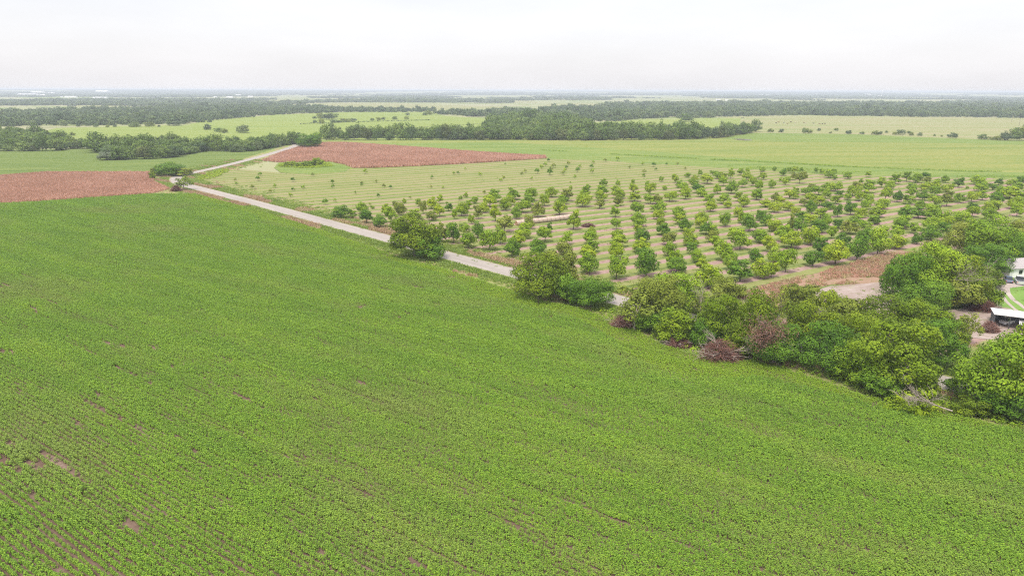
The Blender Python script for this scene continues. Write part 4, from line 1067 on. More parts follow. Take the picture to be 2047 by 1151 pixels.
def woods():
    rng = np.random.default_rng(81)
    mid = [make_kind('wood_tree_%d' % i, 1000 + 13 * i, 10.0, 11.0, 0.0, 22, 1300, 0.42, 0.28, lobe=(0.26, 0.42), pos=(0.35, 0.85), under=0.0) for i in range(8)]
    far = [clump_far('far_tree_%d' % i, 1200 + i) for i in range(5)]
    tones = [M['mid_wood'], M['mid_wood'], M['far_wood'], M['mid_wood'], M['far_wood'], M['olive_wood']]
    cnt = 0
    def edge(pts, step, rows, hr, wr, label, group, depth_step=7.0):
        nonlocal cnt
        P = px([p[0] for p in pts], [p[1] for p in pts])
        L = np.concatenate([[0], np.cumsum(np.linalg.norm(np.diff(P, axis=0), axis=1))])
        for row in range(rows):
            s = rng.uniform(0, step)
            while s < L[-1]:
                i = min(np.searchsorted(L, s, 'right') - 1, len(L) - 2); f = (s - L[i]) / (L[i + 1] - L[i])
                q = P[i] * (1 - f) + P[i + 1] * f
                W = rng.uniform(*wr); H = rng.uniform(*hr) * float(np.exp(rng.normal(-0.05, 0.2)))
                X = q[0] + rng.normal(0, 1.5); Y = q[1] + W * 0.4 + row * depth_step + rng.uniform(-1, 3)
                o = place_tree(mid[cnt % 8], 'treeline_tree', X, Y, W, H, tones[int(rng.integers(0, 6))], rng.uniform(0, 6.28), label, 'tree', group, parts=(row == 0))
                cnt += 1
                s += step * rng.uniform(0.7, 1.5)
    edge([(640, 281), (760, 281), (900, 280.5), (1050, 280), (1160, 281.5), (1300, 280.5), (1398, 279)], 8.0, 1, (10, 14), (8, 13),
         'tree at the front of the long treeline behind the far sorghum and meadow', 'front trees of the long treeline')
    edge([(1398, 278), (1440, 276), (1502, 266)], 8.0, 1, (9, 13), (9, 13), 'tree of the treeline end near the small pond', 'treeline end near the pond')
    edge([(-60, 304), (0, 303), (100, 303), (140, 297), (205, 300), (228, 321), (262, 320), (330, 317), (400, 303), (480, 305), (512, 302), (560, 292), (600, 287)], 8.0, 1, (6.5, 10), (8, 12.5),
         'tree at the front of the woods behind the green row crop', 'front trees of the woods beside the row crop')
    def fill(poly, step, name, label, kinds, hr, wr=None, view=True, ragged=0.6, hole=0.0, hs=60, cat='woods'):
        pl_ = px([p[0] for p in poly], [p[1] for p in poly])
        x0_, y0_ = pl_.min(0) - 30; x1_, y1_ = pl_.max(0) + 30
        X_, Y_ = np.meshgrid(np.arange(x0_, x1_, step), np.arange(y0_, y1_, step))
        P = np.stack([X_, Y_], -1).reshape(-1, 2) + rng.uniform(-0.5, 0.5, (X_.size, 2)) * step
        P = P[inview(P, 10)]
        am = 4.0 * step * ragged
        Q_ = P + np.stack([vnoise(P, step * 5, 61) - 0.5, vnoise(P, step * 5, 62) - 0.5], 1) * am * 2 + rng.normal(0, 0.25, P.shape) * am * 0.4
        P = P[inside(Q_, pl_)]
        if hole: P = P[0.75 * vnoise(P, hs, 7 + int(step), 5, 2.5) + 0.25 * vnoise(P, hs * 0.25, 9, 5, 1.0) > hole]
        zz = far_z(P)
        P = np.concatenate([P, zz[:, None]], 1)
        s = rng.uniform(*hr, len(P)) * np.exp(rng.normal(-0.05, 0.22, len(P))) * (0.8 + 0.4 * vnoise(P, step * 6, 71)); s = np.where(np.hypot(P[:, 0], P[:, 1]) > 6000, np.minimum(s, 1.1), s); w = s * rng.uniform(0.85, 1.3, len(P)) * (wr or 1.0)
        scatter(name, P, np.stack([w, w, s], 1), rng.uniform(0, 6.28, len(P)), kinds, label, cat, rng=rng)
        print(name, len(P))
    mk = []
    for k in mid:
        me = k.crown.copy(); me.materials.clear(); me.materials.append(M['mid_wood']); mk.append(me)
    fill([(-80, 302), (-80, 273), (60, 269), (100, 274), (125, 287), (230, 291), (330, 286), (420, 291), (560, 287), (610, 285), (600, 287), (512, 300), (480, 303), (400, 301), (330, 315), (250, 318), (228, 317), (205, 298), (140, 296)], 7.5,
         'woodland', 'mixed woods behind the green row crop', mk, (0.55, 0.85), wr=1.15, ragged=0.3)
    fill([(640, 278), (660, 275), (930, 274), (960, 262), (1000, 244), (1060, 238), (1150, 244), (1190, 256), (1180, 268), (1400, 272), (1498, 262), (1490, 268), (1398, 277), (1160, 280), (900, 279)], 7.5,
         'woodland', 'woods of the long treeline behind the meadow', mk, (0.75, 1.25))
    fill([(885, 231), (890, 226), (1100, 224), (1330, 228), (1335, 236), (1215, 242), (1150, 244), (1060, 239), (1000, 237)], 11, 'woodland', 'woods behind the light green field', far, (0.75, 1.15))
    fill([(-120, 256), (-120, 236), (0, 232), (170, 222), (330, 216), (560, 212), (640, 214), (700, 220), (865, 222), (860, 225), (700, 224), (560, 229), (410, 241), (376, 249), (230, 251), (100, 253)], 10.5,
         'woodland', 'dense far woods behind the light green field', far, (0.6, 0.95), hole=0.27, hs=80)
    fill([(-150, 236), (-150, 216), (100, 212), (330, 215), (170, 221)], 13, 'woodland', 'scattered far woods below the town', far, (0.5, 0.8), hole=0.60, hs=130)
    fill([(1230, 217), (1200, 212), (1300, 208), (1700, 208), (2140, 212), (2140, 236), (1900, 235.5), (1628, 231), (1482, 233), (1335, 237), (1330, 228), (1100, 224), (1100, 218)], 12, 'woodland',
         'dark far woods behind the cattle pasture', far, (0.75, 1.15), hole=0.20, hs=110)
    fill([(-200, 214), (-200, 199), (300, 199), (600, 200), (1080, 200), (1300, 197), (2200, 199), (2200, 213), (1700, 208), (1240, 209), (1085, 207), (640, 205), (560, 211), (330, 213), (100, 211)], 19, 'woodland',
         'blue-green distant woods', far, (0.6, 0.9), wr=2.0, hole=0.49, hs=420)
    fill([(-220, 199), (-220, 190.5), (700, 190), (1400, 191), (2250, 193), (2250, 199), (1300, 197), (600, 199.5)], 36, 'woodland', 'hazy woods near the horizon', far, (0.6, 0.95), wr=4.0, hole=0.50, hs=650)
    fill([(-240, 190), (-240, 184), (1000, 184.5), (2280, 190), (2280, 193), (1400, 191)], 75, 'woodland', 'faint woods on the horizon', far, (0.8, 1.1), wr=7.0, hole=0.42, hs=1100)
    fill([(-240, 184), (-240, 181.6), (1000, 182.4), (2280, 186.4), (2280, 190), (1000, 184.5)], 150, 'woodland', 'last line of woods at the horizon', far, (1.0, 1.5), wr=11.0, hole=0.40, hs=1500)
    # single trees in the fields: x, foot, width, height (pixels), label
    S = [(1372, 243.5, 21, 16, 'broad lone tree in the far pasture above the row of round trees'), (1540, 264.5, 13, 7, 'low pair of trees at the pond end of the field hedge'),
         (1561, 265, 10, 7, 'round tree second from the pond in the field hedge'), (1609, 267, 10, 11, 'tall tree in the biggest clump of the field hedge'), (1617, 267, 12, 8, 'spreading tree in the biggest clump of the field hedge'),
         (1637, 262, 7, 6, 'thin tree at the edge of the cattle pasture'), (1671, 262, 8, 6, 'small tree where the hedge leaves the pasture'), (1660, 267, 6, 4, 'small bush below the pasture edge'), (1696, 268.5, 10, 8, 'pale thin tree in the field hedge'),
         (1723, 268.5, 9, 5, 'low bush in the field hedge'), (1749, 269.5, 12, 8, 'grey-green tree in the field hedge'), (1758, 270, 9, 7, 'tree beside the grey-green one in the hedge'), (1772, 266.5, 6, 5, 'little lone bush behind the hedge'),
         (1788, 269.5, 8, 6, 'narrow hedge tree before the rounded one'), (1800, 269.5, 16, 10, 'broad rounded tree in the field hedge'), (1817, 267.5, 8, 6, 'small tree right behind the rounded hedge tree'), (1822, 271.5, 8, 7, 'hedge tree just past the rounded one'),
         (1839, 272.5, 9, 8, 'leaning hedge tree with a wide gap beyond it'), (1868, 273, 4, 5, 'tiny post-like tree in the hedge gap'), (1882, 274, 4, 4, 'tiny dark bush in the hedge gap'), (1904, 276.5, 18, 11, 'dark triangular tree near the end of the hedge'),
         (1964, 279, 18, 11, 'dark tree just before the wood at the frame edge'), (1996, 281, 14, 9, 'low dark tree at the start of the wood'), (2010, 281, 20, 18, 'green tree at the front of the small wood'), (2028, 281, 22, 24, 'tall tree of the small wood'),
         (2044, 281, 22, 30, 'tallest tree of the small wood at the frame edge'), (2062, 282, 22, 30, 'tree of the small wood cut by the frame'), (2036, 276, 20, 20, 'back tree of the small wood'), (1984, 280, 14, 7, 'lowest bush of the small wood'),
         (415, 260, 14, 12, 'lone tree in the light green field left of the hedge stub'), (436, 264, 14, 8, 'tree in the hedge stub of the light green field'), (448, 266, 14, 9, 'tree beside the hedge stub in the light green field'), (486, 266, 22, 16, 'dark round tree sticking up above the woods'),
         (629, 237.5, 9, 5, 'small pale tree at the tip of the grove in the light field'), (641, 239, 14, 13, 'tallest tree of the grove in the light field'), (655, 239.5, 18, 12, 'broad tree of the grove in the light field'), (668, 238, 16, 12, 'back tree of the grove in the light field'),
         (643, 247.5, 12, 10, 'round tree below the grove in the light field'), (630, 245.5, 8, 5, 'bush at the start of the field line below the grove'), (672, 245, 24, 6, 'low wide bush along the field line'), (690, 243.5, 22, 7, 'second low wide bush along the field line'),
         (706, 242.5, 14, 6, 'bush ending the low hedge on the field line'), (744, 241.5, 9, 5, 'small bush alone on the field line'), (757, 241, 8, 6, 'first of the small trees mid field line'), (766, 240.5, 9, 6, 'second of the small trees mid field line'),
         (789, 239.5, 10, 7, 'paired tree mid field line'), (813, 239, 9, 6, 'last tree on the field line'), (815, 231, 8, 6, 'lone tree above the field line'), (849, 231, 9, 6, 'dark bush beside the wood tip'), (856, 230, 14, 9, 'tree at the wood tip by the field gap'),
         (156, 253.5, 7, 4, 'tiny dark bush alone in the light green meadow'), (190, 271, 8, 7, 'thin tree above the woods at left'), (145, 272, 10, 8, 'thin tree standing out of the left woods'), (318, 254, 6, 4, 'small bush at the meadow edge below the woods'),
         (192, 255, 9, 8, 'first of the small trees at the left meadow edge'), (215, 255, 7, 5, 'second of the small trees at the left meadow edge'), (230, 254.5, 7, 6, 'third of the small trees at the left meadow edge'), (270, 254, 22, 9, 'wide bush at the left meadow edge'),
         (300, 253, 20, 9, 'wide bush ending the left meadow edge'), (348, 251.5, 24, 9, 'bush clump where the left meadow narrows')]
    # the row of round trees behind the treeline
    xs = [895, 950, 1000, 1080, 1140, 1205, 1245, 1310, 1370, 1430, 1490, 1560, 1625, 1680, 1740, 1810, 1890, 2000]
    for i, x in enumerate(xs):
        S.append((1050 + x / 5.85, 253.5 + (x - 895) / 1105 * 5.5, 10, 9, None))
    for i, (x, y, w, h, lab) in enumerate(S):
        X, Y = px(x, y); sc = depth(X, Y) / FOC
        if lab is None:
            place_tree(mid[i % 8], 'round_tree', X, Y, w * sc, h * sc, M['far_wood'], i * 1.3, 'dark rounded tree in the evenly spaced row behind the treeline', 'tree', 'row of rounded trees in the paddock', parts=False)
        else:
            place_tree(mid[i % 8], 'field_tree', X, Y, w * sc * 1.1, h * sc, [M['mid_wood'], M['olive'], M['far_wood']][i % 3], i * 1.3, lab, 'tree', parts=False)
    fill([(1710, 268.5), (1760, 269.6), (1850, 272), (1930, 275), (1930, 275.7), (1760, 270.4), (1600, 267.4), (1600, 266.8)], 9.0, 'hedge_brush', 'thin brush along the fence line by the pasture', mk, (0.05, 0.11), ragged=0.0, hole=0.55, hs=30, cat='brush')
    fill([(600, 247.8), (700, 244.2), (860, 240), (860, 240.7), (700, 245), (600, 248.6)], 3.0, 'hedge_brush', 'thin dark brush along the field line in the light crop', far, (0.05, 0.15), ragged=0.0, cat='brush')
    fill([(800, 256), (900, 252), (990, 245), (990, 245.7), (900, 252.8), (800, 256.8)], 3.0, 'hedge_brush', 'thin dark track line crossing the light crop', far, (0.04, 0.10), ragged=0.0, cat='brush')

def clump_far(nm, seed):
    me, C, lr = crown_mesh(nm, seed, 5.4, 5.2, 5.0, 10, 300, 0.85, M['far_wood'], lobe=(0.30, 0.48), pos=(0.35, 0.8), under=0.0)
    return me
woods()

# pond
gp, gn, gl, go_ = new_mat('pond_water')
pb = gn.new('ShaderNodeBsdfPrincipled'); pb.inputs['Base Color'].default_value = (0.32, 0.28, 0.24, 1); pb.inputs['Roughness'].default_value = 0.08
gl.new(pb.outputs[0], go_.inputs[0])
sheet('pond', [(1466, 278.2), (1478, 277.6), (1500, 279.2), (1505, 281), (1490, 281.4), (1474, 280)], Z4, gp, 'small muddy pond at the treeline end')

# ------------------------------------------------------------------ bale roll, posts
def bales():
    a = px(1032, 451.5); b_ = px(1142, 438.5)
    d = b_ - a; L = np.hypot(*d); th = math.atan2(d[1], d[0])
    wrap, n, l, out = new_mat('bale_wrap')
    tcn = n.new('ShaderNodeTexCoord')
    f = noise(n, l, tcn.outputs['Object'], 1.6, 5, 0.7)
    c = ramp(n, l, f, [(0.30, (0.20, 0.12, 0.09)), (0.42, (0.40, 0.29, 0.23)), (0.60, (0.48, 0.39, 0.33)), (0.70, (0.40, 0.29, 0.21))])
    p = n.new('ShaderNodeBsdfPrincipled'); l.new(c, p.inputs['Base Color']); p.inputs['Roughness'].default_value = 0.7
    l.new(p.outputs[0], out.inputs[0])
    straw = plain('bale_straw', (0.34, 0.20, 0.11), 0.95, var=0.3, scale=5, bump=0.6)
    nb = 13; bw = L / nb
    rng = random.Random(3)
    for i in range(nb):
        q = a + d * (i + 0.5) / nb
        r0 = 0.98 * rng.uniform(0.96, 1.03)
        root = empty('hay_bale', (q[0], q[1], 0.05), th)
        V, F = [], []
        N = 20
        prof = [(-bw * 0.49, 0.90), (-bw * 0.44, 1.0), (0, 1.015), (bw * 0.44, 1.0), (bw * 0.49, 0.90)]
        for x_, k_ in prof:
            for j in range(N):
                t = 2 * math.pi * j / N
                V.append((x_, math.cos(t) * r0 * k_, r0 * 0.98 + math.sin(t) * r0 * k_))
        for s_ in range(len(prof) - 1):
            for j in range(N):
                F.append((s_ * N + j, s_ * N + (j + 1) % N, (s_ + 1) * N + (j + 1) % N, (s_ + 1) * N + j))
        m1 = MB().add(V, F); m1.build('wrapped_side', wrap, root, smooth=True)
        m2 = MB().add(V[:N] + V[-N:], [tuple(range(N)), tuple(range(N, 2 * N))]); m2.v[0] = m2.v[0] * np.array([0.999, 1, 1]); m2.build('end_face', straw, root)
        if i == 0: lab = 'round bale at the left end of the roll, its brown face showing'
        elif i == nb - 1: lab = 'round bale at the right end of the roll, beside a small tree'
        else: lab = 'pale wrapped round bale, %s from the left end of the roll' % ORD[i]
        tag(root, lab, 'hay bale', 'round bales laid end to end')
bales()

def posts():
    mt = plain('white_post_paint', (0.75, 0.73, 0.70), 0.5)
    wood = plain('post_wood', (0.22, 0.18, 0.15), 0.9)
    X, Y = px(536, 327)
    b = MB(); b.tube([(0, 0, 0), (0, 0, 1.6)], 0.13, 8); b.tube([(0, 0, 1.6), (0, 0, 1.75)], [0.15, 0.05], 8)
    o = b.build('marker_post', mt); o.location = (X, Y, 0.05)
    tag(o, 'white marker post at the corner of the far sorghum', 'post')
    for x, y, lab in ((2022, 245, 'utility pole farther from the frame edge'), (2037, 252, 'utility pole close to the frame edge')):
        X, Y = px(x, y)
        root = empty('utility_pole', (X, Y, 0))
        b = MB(); b.tube([(0, 0, 0), (0, 0, 11)], [0.18, 0.12], 6); b.build('pole', wood, root)
        b = MB(); b.box(-1.2, 1.2, -0.06, 0.06, 10.2, 10.35); b.build('crossarm', wood, root)
        tag(root, lab + ', in the tan pasture', 'utility pole')
posts()

# ------------------------------------------------------------------ farmyard
white = plain('white_paint', (0.78, 0.77, 0.77), 0.5, var=0.06)
roofm = plain('grey_shingle', (0.36, 0.33, 0.33), 0.85, var=0.15, scale=4)
tin = plain('white_tin_roof', (0.74, 0.73, 0.74), 0.4, metal=0.2, var=0.10, scale=1.0)
dark = plain('dark_steel', (0.06, 0.065, 0.075), 0.6)
glass = plain('dark_glass', (0.02, 0.025, 0.03), 0.08, var=0.0)
rubber = plain('tyre_rubber', (0.02, 0.02, 0.02), 0.9)
rust = plain('rust', (0.26, 0.10, 0.06), 0.9, var=0.3)
red = plain('lamp_red', (0.5, 0.02, 0.02), 0.3)
silver = plain('silver_paint', (0.62, 0.62, 0.64), 0.25, metal=0.3, var=0.03)
bluegrey = plain('blue_grey_paint', (0.16, 0.19, 0.28), 0.25, metal=0.3, var=0.05)
rim_m = plain('wheel_rim', (0.45, 0.45, 0.47), 0.3, metal=0.8)
M['white'] = white

def farmyard():
    # white house, only its end and part of the roof reach into the picture
    X, Y = px(2017, 556)
    th = math.radians(8)
    root = empty('farm_house', (X, Y, 0.05), th)
    w, dp, h = 14.0, 8.0, 2.7
    wl_ = MB()
    wl_.box(0, w, 0, 0.2, 0, h); wl_.box(0, w, dp - 0.2, dp, 0, h); wl_.box(0, 0.2, 0.2, dp - 0.2, 0, h); wl_.box(w - 0.2, w, 0.2, dp - 0.2, 0, h)
    for xx in (0.0, w - 0.2):
        wl_.add([(xx, 0, h), (xx + 0.2, 0, h), (xx + 0.2, dp, h), (xx, dp, h), (xx, dp / 2, h + 1.5), (xx + 0.2, dp / 2, h + 1.5)], [(0, 3, 4), (1, 5, 2), (0, 4, 5, 1), (3, 2, 5, 4)])
    wl_.build('wall', white, root)
    rf = MB()
    for sgn in (0, 1):
        y0, y1 = (-0.5, dp / 2) if sgn == 0 else (dp + 0.5, dp / 2)
        z0, z1 = h - 0.16, h + 1.56
        rf.add([(-0.4, y0, z0), (w + 0.4, y0, z0), (w + 0.4, y1, z1), (-0.4, y1, z1), (-0.4, y0, z0 + 0.14), (w + 0.4, y0, z0 + 0.14), (w + 0.4, y1, z1 + 0.14), (-0.4, y1, z1 + 0.14)],
               [(0, 1, 2, 3), (4, 5, 6, 7), (0, 1, 5, 4), (1, 2, 6, 5), (3, 0, 4, 7)])
    rf.build('roof', roofm, root)
    for xx in (2.6, 5.6):
        wi = MB(); wi.box(xx, xx + 1.1, -0.03, 0.0, 1.0, 2.1); wo = wi.build('window', glass, root)
        fr = MB(); fr.box(xx - 0.08, xx, -0.05, 0.0, 0.92, 2.18); fr.box(xx + 1.1, xx + 1.18, -0.05, 0.0, 0.92, 2.18); fr.box(xx, xx + 1.1, -0.05, 0.0, 2.1, 2.18); fr.box(xx, xx + 1.1, -0.05, 0.0, 0.92, 1.0)
        fr.build('frame', white, wo)
    tag(root, 'white farmhouse with grey gable roof, cut by the frame edge', 'house')
    # flat canopy behind the house
    X, Y = px(2019, 534)
    root = empty('metal_canopy', (X, Y, 0.05), math.radians(12))
    b = MB(); b.box(0, 5.2, 0, 5.0, 2.5, 2.62); b.build('roof', tin, root)
    for (x_, y_) in ((0.1, 0.1), (5.0, 0.1), (0.1, 4.8), (5.0, 4.8)):
        b = MB(); b.box(x_ - .06, x_ + .06, y_ - .06, y_ + .06, 0, 2.5); b.build('post', dark, root)
    tag(root, 'small flat white metal canopy on posts behind the house', 'canopy')
    # rusty heap behind
    X, Y = px(2043, 522)
    b = MB(); rng = random.Random(4)
    for k in range(16):
        x_, y_ = rng.uniform(-2.5, 3), rng.uniform(-1.5, 2); b.tube([(x_ - 1, y_, rng.uniform(.1, 1.2)), (x_ + 1.2, y_ + rng.uniform(-.8, .8), rng.uniform(.2, 1.9))], 0.14, 5)
    o = b.build('rusty_scrap_pile', rust); o.location = (X, Y, 0.05)
    tag(o, 'rust-brown pile of old timber and scrap behind the canopy', 'scrap pile')
    # open shed
    c0 = px(1985, 655)                      # front corner post foot
    c1 = px(1985 + 62, 663)                 # along the front
    d = c1 - c0; th = math.atan2(d[1], d[0])
    root = empty('open_shed', (c0[0], c0[1], 0.05), th)
    w, dp, hf, hb_ = 11.0, 6.0, 2.95, 2.55
    r = MB(); r.add([(-0.3, -0.4, hf), (w, -0.4, hf), (w, dp + 0.3, hb_), (-0.3, dp + 0.3, hb_), (-0.3, -0.4, hf + 0.12), (w, -0.4, hf + 0.12), (w, dp + 0.3, hb_ + 0.12), (-0.3, dp + 0.3, hb_ + 0.12)],
                    [(0, 1, 2, 3), (4, 7, 6, 5), (0, 4, 5, 1), (1, 5, 6, 2), (2, 6, 7, 3), (3, 7, 4, 0)]); r.build('roof', tin, root)
    bw_ = MB(); bw_.box(0, w, dp - 0.06, dp, 0, hb_ - 0.02); bw_.build('back_wall', plain('shed_sheet', (0.13, 0.145, 0.17), 0.6, metal=0.3), root)
    sw = MB(); sw.box(0, 0.06, 0.1, dp - 0.08, 0.0, 2.5); sw.build('side_wall', plain('shed_side', (0.12, 0.135, 0.16), 0.6, metal=0.3), root)
    for x_ in (0.0, 2.7, 5.4, 8.1, 10.8):
        b = MB(); b.box(x_ - .07, x_ + .07, -0.07, 0.07, 0, hf - 0.02); b.build('post', dark, root)
    tag(root, 'open-fronted shed with a white tin roof and dark posts', 'shed')
    # second small roof, mostly outside the frame
    X, Y = px(2036, 668)
    root = empty('lean_to_shelter', (X, Y, 0.05), th - 0.1)
    b = MB(); b.box(-0.2, 6, 0, 3.5, 2.0, 2.1); b.build('roof', tin, root)
    for (x_, y_) in ((0, 0.1), (5.8, 0.1), (0, 3.3), (5.8, 3.3)):
        b = MB(); b.box(x_ - .05, x_ + .05, y_ - .05, y_ + .05, 0, 2.0); b.build('post', dark, root)
    tag(root, 'low white-roofed shelter in front of the open shed', 'shelter')
    # white utility vehicle in the shed
    X, Y = px(2024, 655)
    vehicle('utility_vehicle', X + 0.2, Y + 2.2, math.radians(200), white, 'white utility vehicle with black tyres parked in the open shed', 'vehicle', 3.0, 1.5, 1.5, truck=True)
    # car and pickup
    X, Y = px(2015, 563.5); vehicle('sedan', X, Y, math.radians(62), bluegrey, 'blue-grey sedan parked beside the white house', 'car', 4.7, 1.8, 1.45)
    X, Y = px(2037, 566.5); vehicle('pickup_truck', X, Y, math.radians(62), silver, 'silver pickup truck parked right of the blue-grey sedan', 'pickup truck', 5.4, 1.95, 1.8, truck=True)

def vehicle(name, X, Y, th, paint, label, cat, L, W, H, truck=False):
    """x forward; body lofted from side profiles, cabin glass, wheels, lamps."""
    root = empty(name, (X, Y, 0.13), th)
    hw = W / 2
    wr = 0.34 if not truck else 0.38
    wr = min(wr, L * 0.085)
    z0, zb = wr * 0.75, H * 0.56
    if truck: prof = [(-L / 2, z0, zb * 0.98), (-L * 0.48, z0, zb), (-L * 0.05, z0, zb), (L * 0.22, z0, zb), (L * 0.44, z0, zb * 0.93), (L * 0.49, z0, zb * 0.80), (L * 0.5, z0 + .1, zb * 0.6)]
    else: prof = [(-L / 2, z0 + .1, zb * 0.85), (-L * 0.48, z0, zb * 0.96), (-L * 0.3, z0, zb), (L * 0.2, z0, zb), (L * 0.40, z0, zb * 0.88), (L * 0.48, z0, zb * 0.72), (L * 0.5, z0 + .1, zb * 0.55)]
    V, F = [], []
    for x_, a, c in prof:
        e = 0.92 if abs(x_) > L * 0.46 else 1.0
        V += [(x_, -hw * e, a), (x_, -hw * e, c - 0.08), (x_, -hw * 0.90 * e, c), (x_, hw * 0.90 * e, c), (x_, hw * e, c - 0.08), (x_, hw * e, a)]
    for i in range(len(prof) - 1):
        for j in range(6):
            F.append((i * 6 + j, i * 6 + (j + 1) % 6, (i + 1) * 6 + (j + 1) % 6, (i + 1) * 6 + j))
    F.append(tuple(range(6))); F.append(tuple((len(prof) - 1) * 6 + j for j in range(6)))
    MB().add(V, F).build('body', paint, root)
    if truck: c = [(-L * 0.07, 0.0), (-L * 0.04, 1.0), (L * 0.13, 1.0), (L * 0.24, 0.0)]
    else: c = [(-L * 0.38, 0.0), (-L * 0.22, 0.95), (L * 0.06, 1.0), (L * 0.24, 0.0)]
    V, F = [], []
    for x_, k in c:
        yy = hw * (0.88 - 0.16 * (k > 0)); zz = zb + 0.003 + (H - zb - 0.05) * k
        V += [(x_, -yy, zz), (x_, yy, zz)]
    F = [(0, 2, 4, 6), (1, 7, 5, 3), (0, 1, 3, 2), (4, 5, 7, 6), (2, 3, 5, 4)]
    MB().add(V, F).build('window_glass', glass, root)
    t0, t1 = c[1][0], c[2][0]
    MB().box(t0 - 0.03, t1 + 0.03, -hw * 0.73, hw * 0.73, H - 0.045, H).build('roof', paint, root)
    if truck:
        MB().box(-L * 0.47, -L * 0.09, -hw * 0.78, hw * 0.78, zb + 0.003, zb + 0.02).build('bed_liner', dark, root)
    for sx in (-0.31, 0.32):
        for sy in (-1, 1):
            wv = MB(); wv.tube([(L * sx, sy * (hw - 0.20), wr), (L * sx, sy * (hw + 0.02), wr)], wr, 16); wo = wv.build('wheel', rubber, root)
            rv = MB(); rv.tube([(L * sx, sy * (hw + 0.021), wr), (L * sx, sy * (hw + 0.035), wr)], wr * 0.6, 12); rv.build('rim', rim_m, wo)
    for sy in (-1, 1):
        y0, y1 = sorted((sy * hw * 0.62, sy * hw * 0.9))
        MB().box(-L / 2 - 0.02, -L / 2 + 0.03, y0, y1, zb * 0.62, zb * 0.8).build('tail_lamp', red, root)
        MB().box(L / 2 - 0.03, L / 2 + 0.02, y0, y1, zb * 0.40, zb * 0.52).build('headlight', white, root)
    return tag(root, label, cat)
farmyard()

# ------------------------------------------------------------------ cattle
def cow_mesh(name, mat):
    b = MB()
    def ring(x, z, ry, rz, n=8): return [(x, math.cos(2 * math.pi * i / n) * ry, z + math.sin(2 * math.pi * i / n) * rz) for i in range(n)]
    secs = [(-1.0, 1.05, .12, .2), (-0.9, 1.05, .28, .32), (-0.4, 0.98, .34, .40), (0.2, 0.96, .34, .42), (0.6, 1.02, .28, .38), (0.85, 1.10, .18, .26), (1.1, 1.18, .13, .18), (1.28, 1.20, .12, .15), (1.55, 1.05, .07, .09)]
    V = []; F = []
    for s in secs: V += ring(*s)
    for i in range(len(secs) - 1):
        for j in range(8): F.append((i * 8 + j, i * 8 + (j + 1) % 8, (i + 1) * 8 + (j + 1) % 8, (i + 1) * 8 + j))
    F.append(tuple(range(8))); F.append(tuple((len(secs) - 1) * 8 + j for j in range(8)))
    b.add(V, F)
    for sx, kx in ((0.55, 0.02), (-0.75, -0.10)):
        for sy in (-0.2, 0.2):
            b.tube([(sx, sy, 0.85), (sx + kx * 2, sy, 0.45), (sx + kx * 0.5, sy, 0.0)], [0.13, 0.07, 0.06], 6)
    b.tube([(-1.0, 0, 1.2), (-1.12, 0, 0.9), (-1.1, 0, 0.5)], [0.04, 0.03, 0.05], 5)
    b.tube([(1.22, 0.1, 1.3), (1.2, 0.26, 1.33)], [0.04, 0.05], 5); b.tube([(1.22, -0.1, 1.3), (1.2, -0.26, 1.33)], [0.04, 0.05], 5)
    return b.mesh(name, [mat], smooth=True)
def cattle():
    hides = {'dark brown': plain('hide_brown', (0.07, 0.035, 0.025), 0.9), 'black': plain('hide_black', (0.02, 0.018, 0.018), 0.9), 'cream': plain('hide_cream', (0.55, 0.46, 0.36), 0.9), 'red-brown': plain('hide_red', (0.20, 0.08, 0.04), 0.9)}
    meshes = {k: cow_mesh('cow_' + k.replace(' ', '_').replace('-', '_'), v) for k, v in hides.items()}
    C = [(1551.5, 247, 'dark brown', 'at the pond-side end of the herd'), (1556, 245.5, 'red-brown', 'just behind the first of the herd'), (1567, 246.5, 'black', 'between two red-brown ones'), (1574, 248.5, 'red-brown', 'grazing lowest in the left half'),
         (1581, 245.2, 'dark brown', 'standing furthest back in the herd'), (1590, 246.5, 'cream', 'mid herd beside a dark brown one'), (1607, 246.5, 'red-brown', 'just right of the gap in the herd'), (1611, 247.5, 'cream', 'beside the red-brown one past the gap'),
         (1626, 248, 'black', 'alone between the gap and the right end'), (1638, 249, 'red-brown', 'third from the right end of the herd'), (1644, 248.8, 'black', 'second from the right end of the herd'), (1649, 248.5, 'dark brown', 'at the right end of the herd'),
         (1483, 237, 'black', 'left of a pair far from the herd'), (1486, 236.5, 'dark brown', 'right of a pair far from the herd')]
    for i, (x, y, k, w) in enumerate(C):
        X, Y = px(x, y)
        o = link(bpy.data.objects.new('cow', meshes[k])); o.location = (X, Y, 0.03); o.rotation_euler = (0, 0, [0.2, 3.0, 0.5, 2.6, -0.3][i % 5]); o.scale = (1.15,) * 3
        tag(o, '%s cow %s' % (k, w), 'cow', 'cattle grazing in the dry pasture')
cattle()

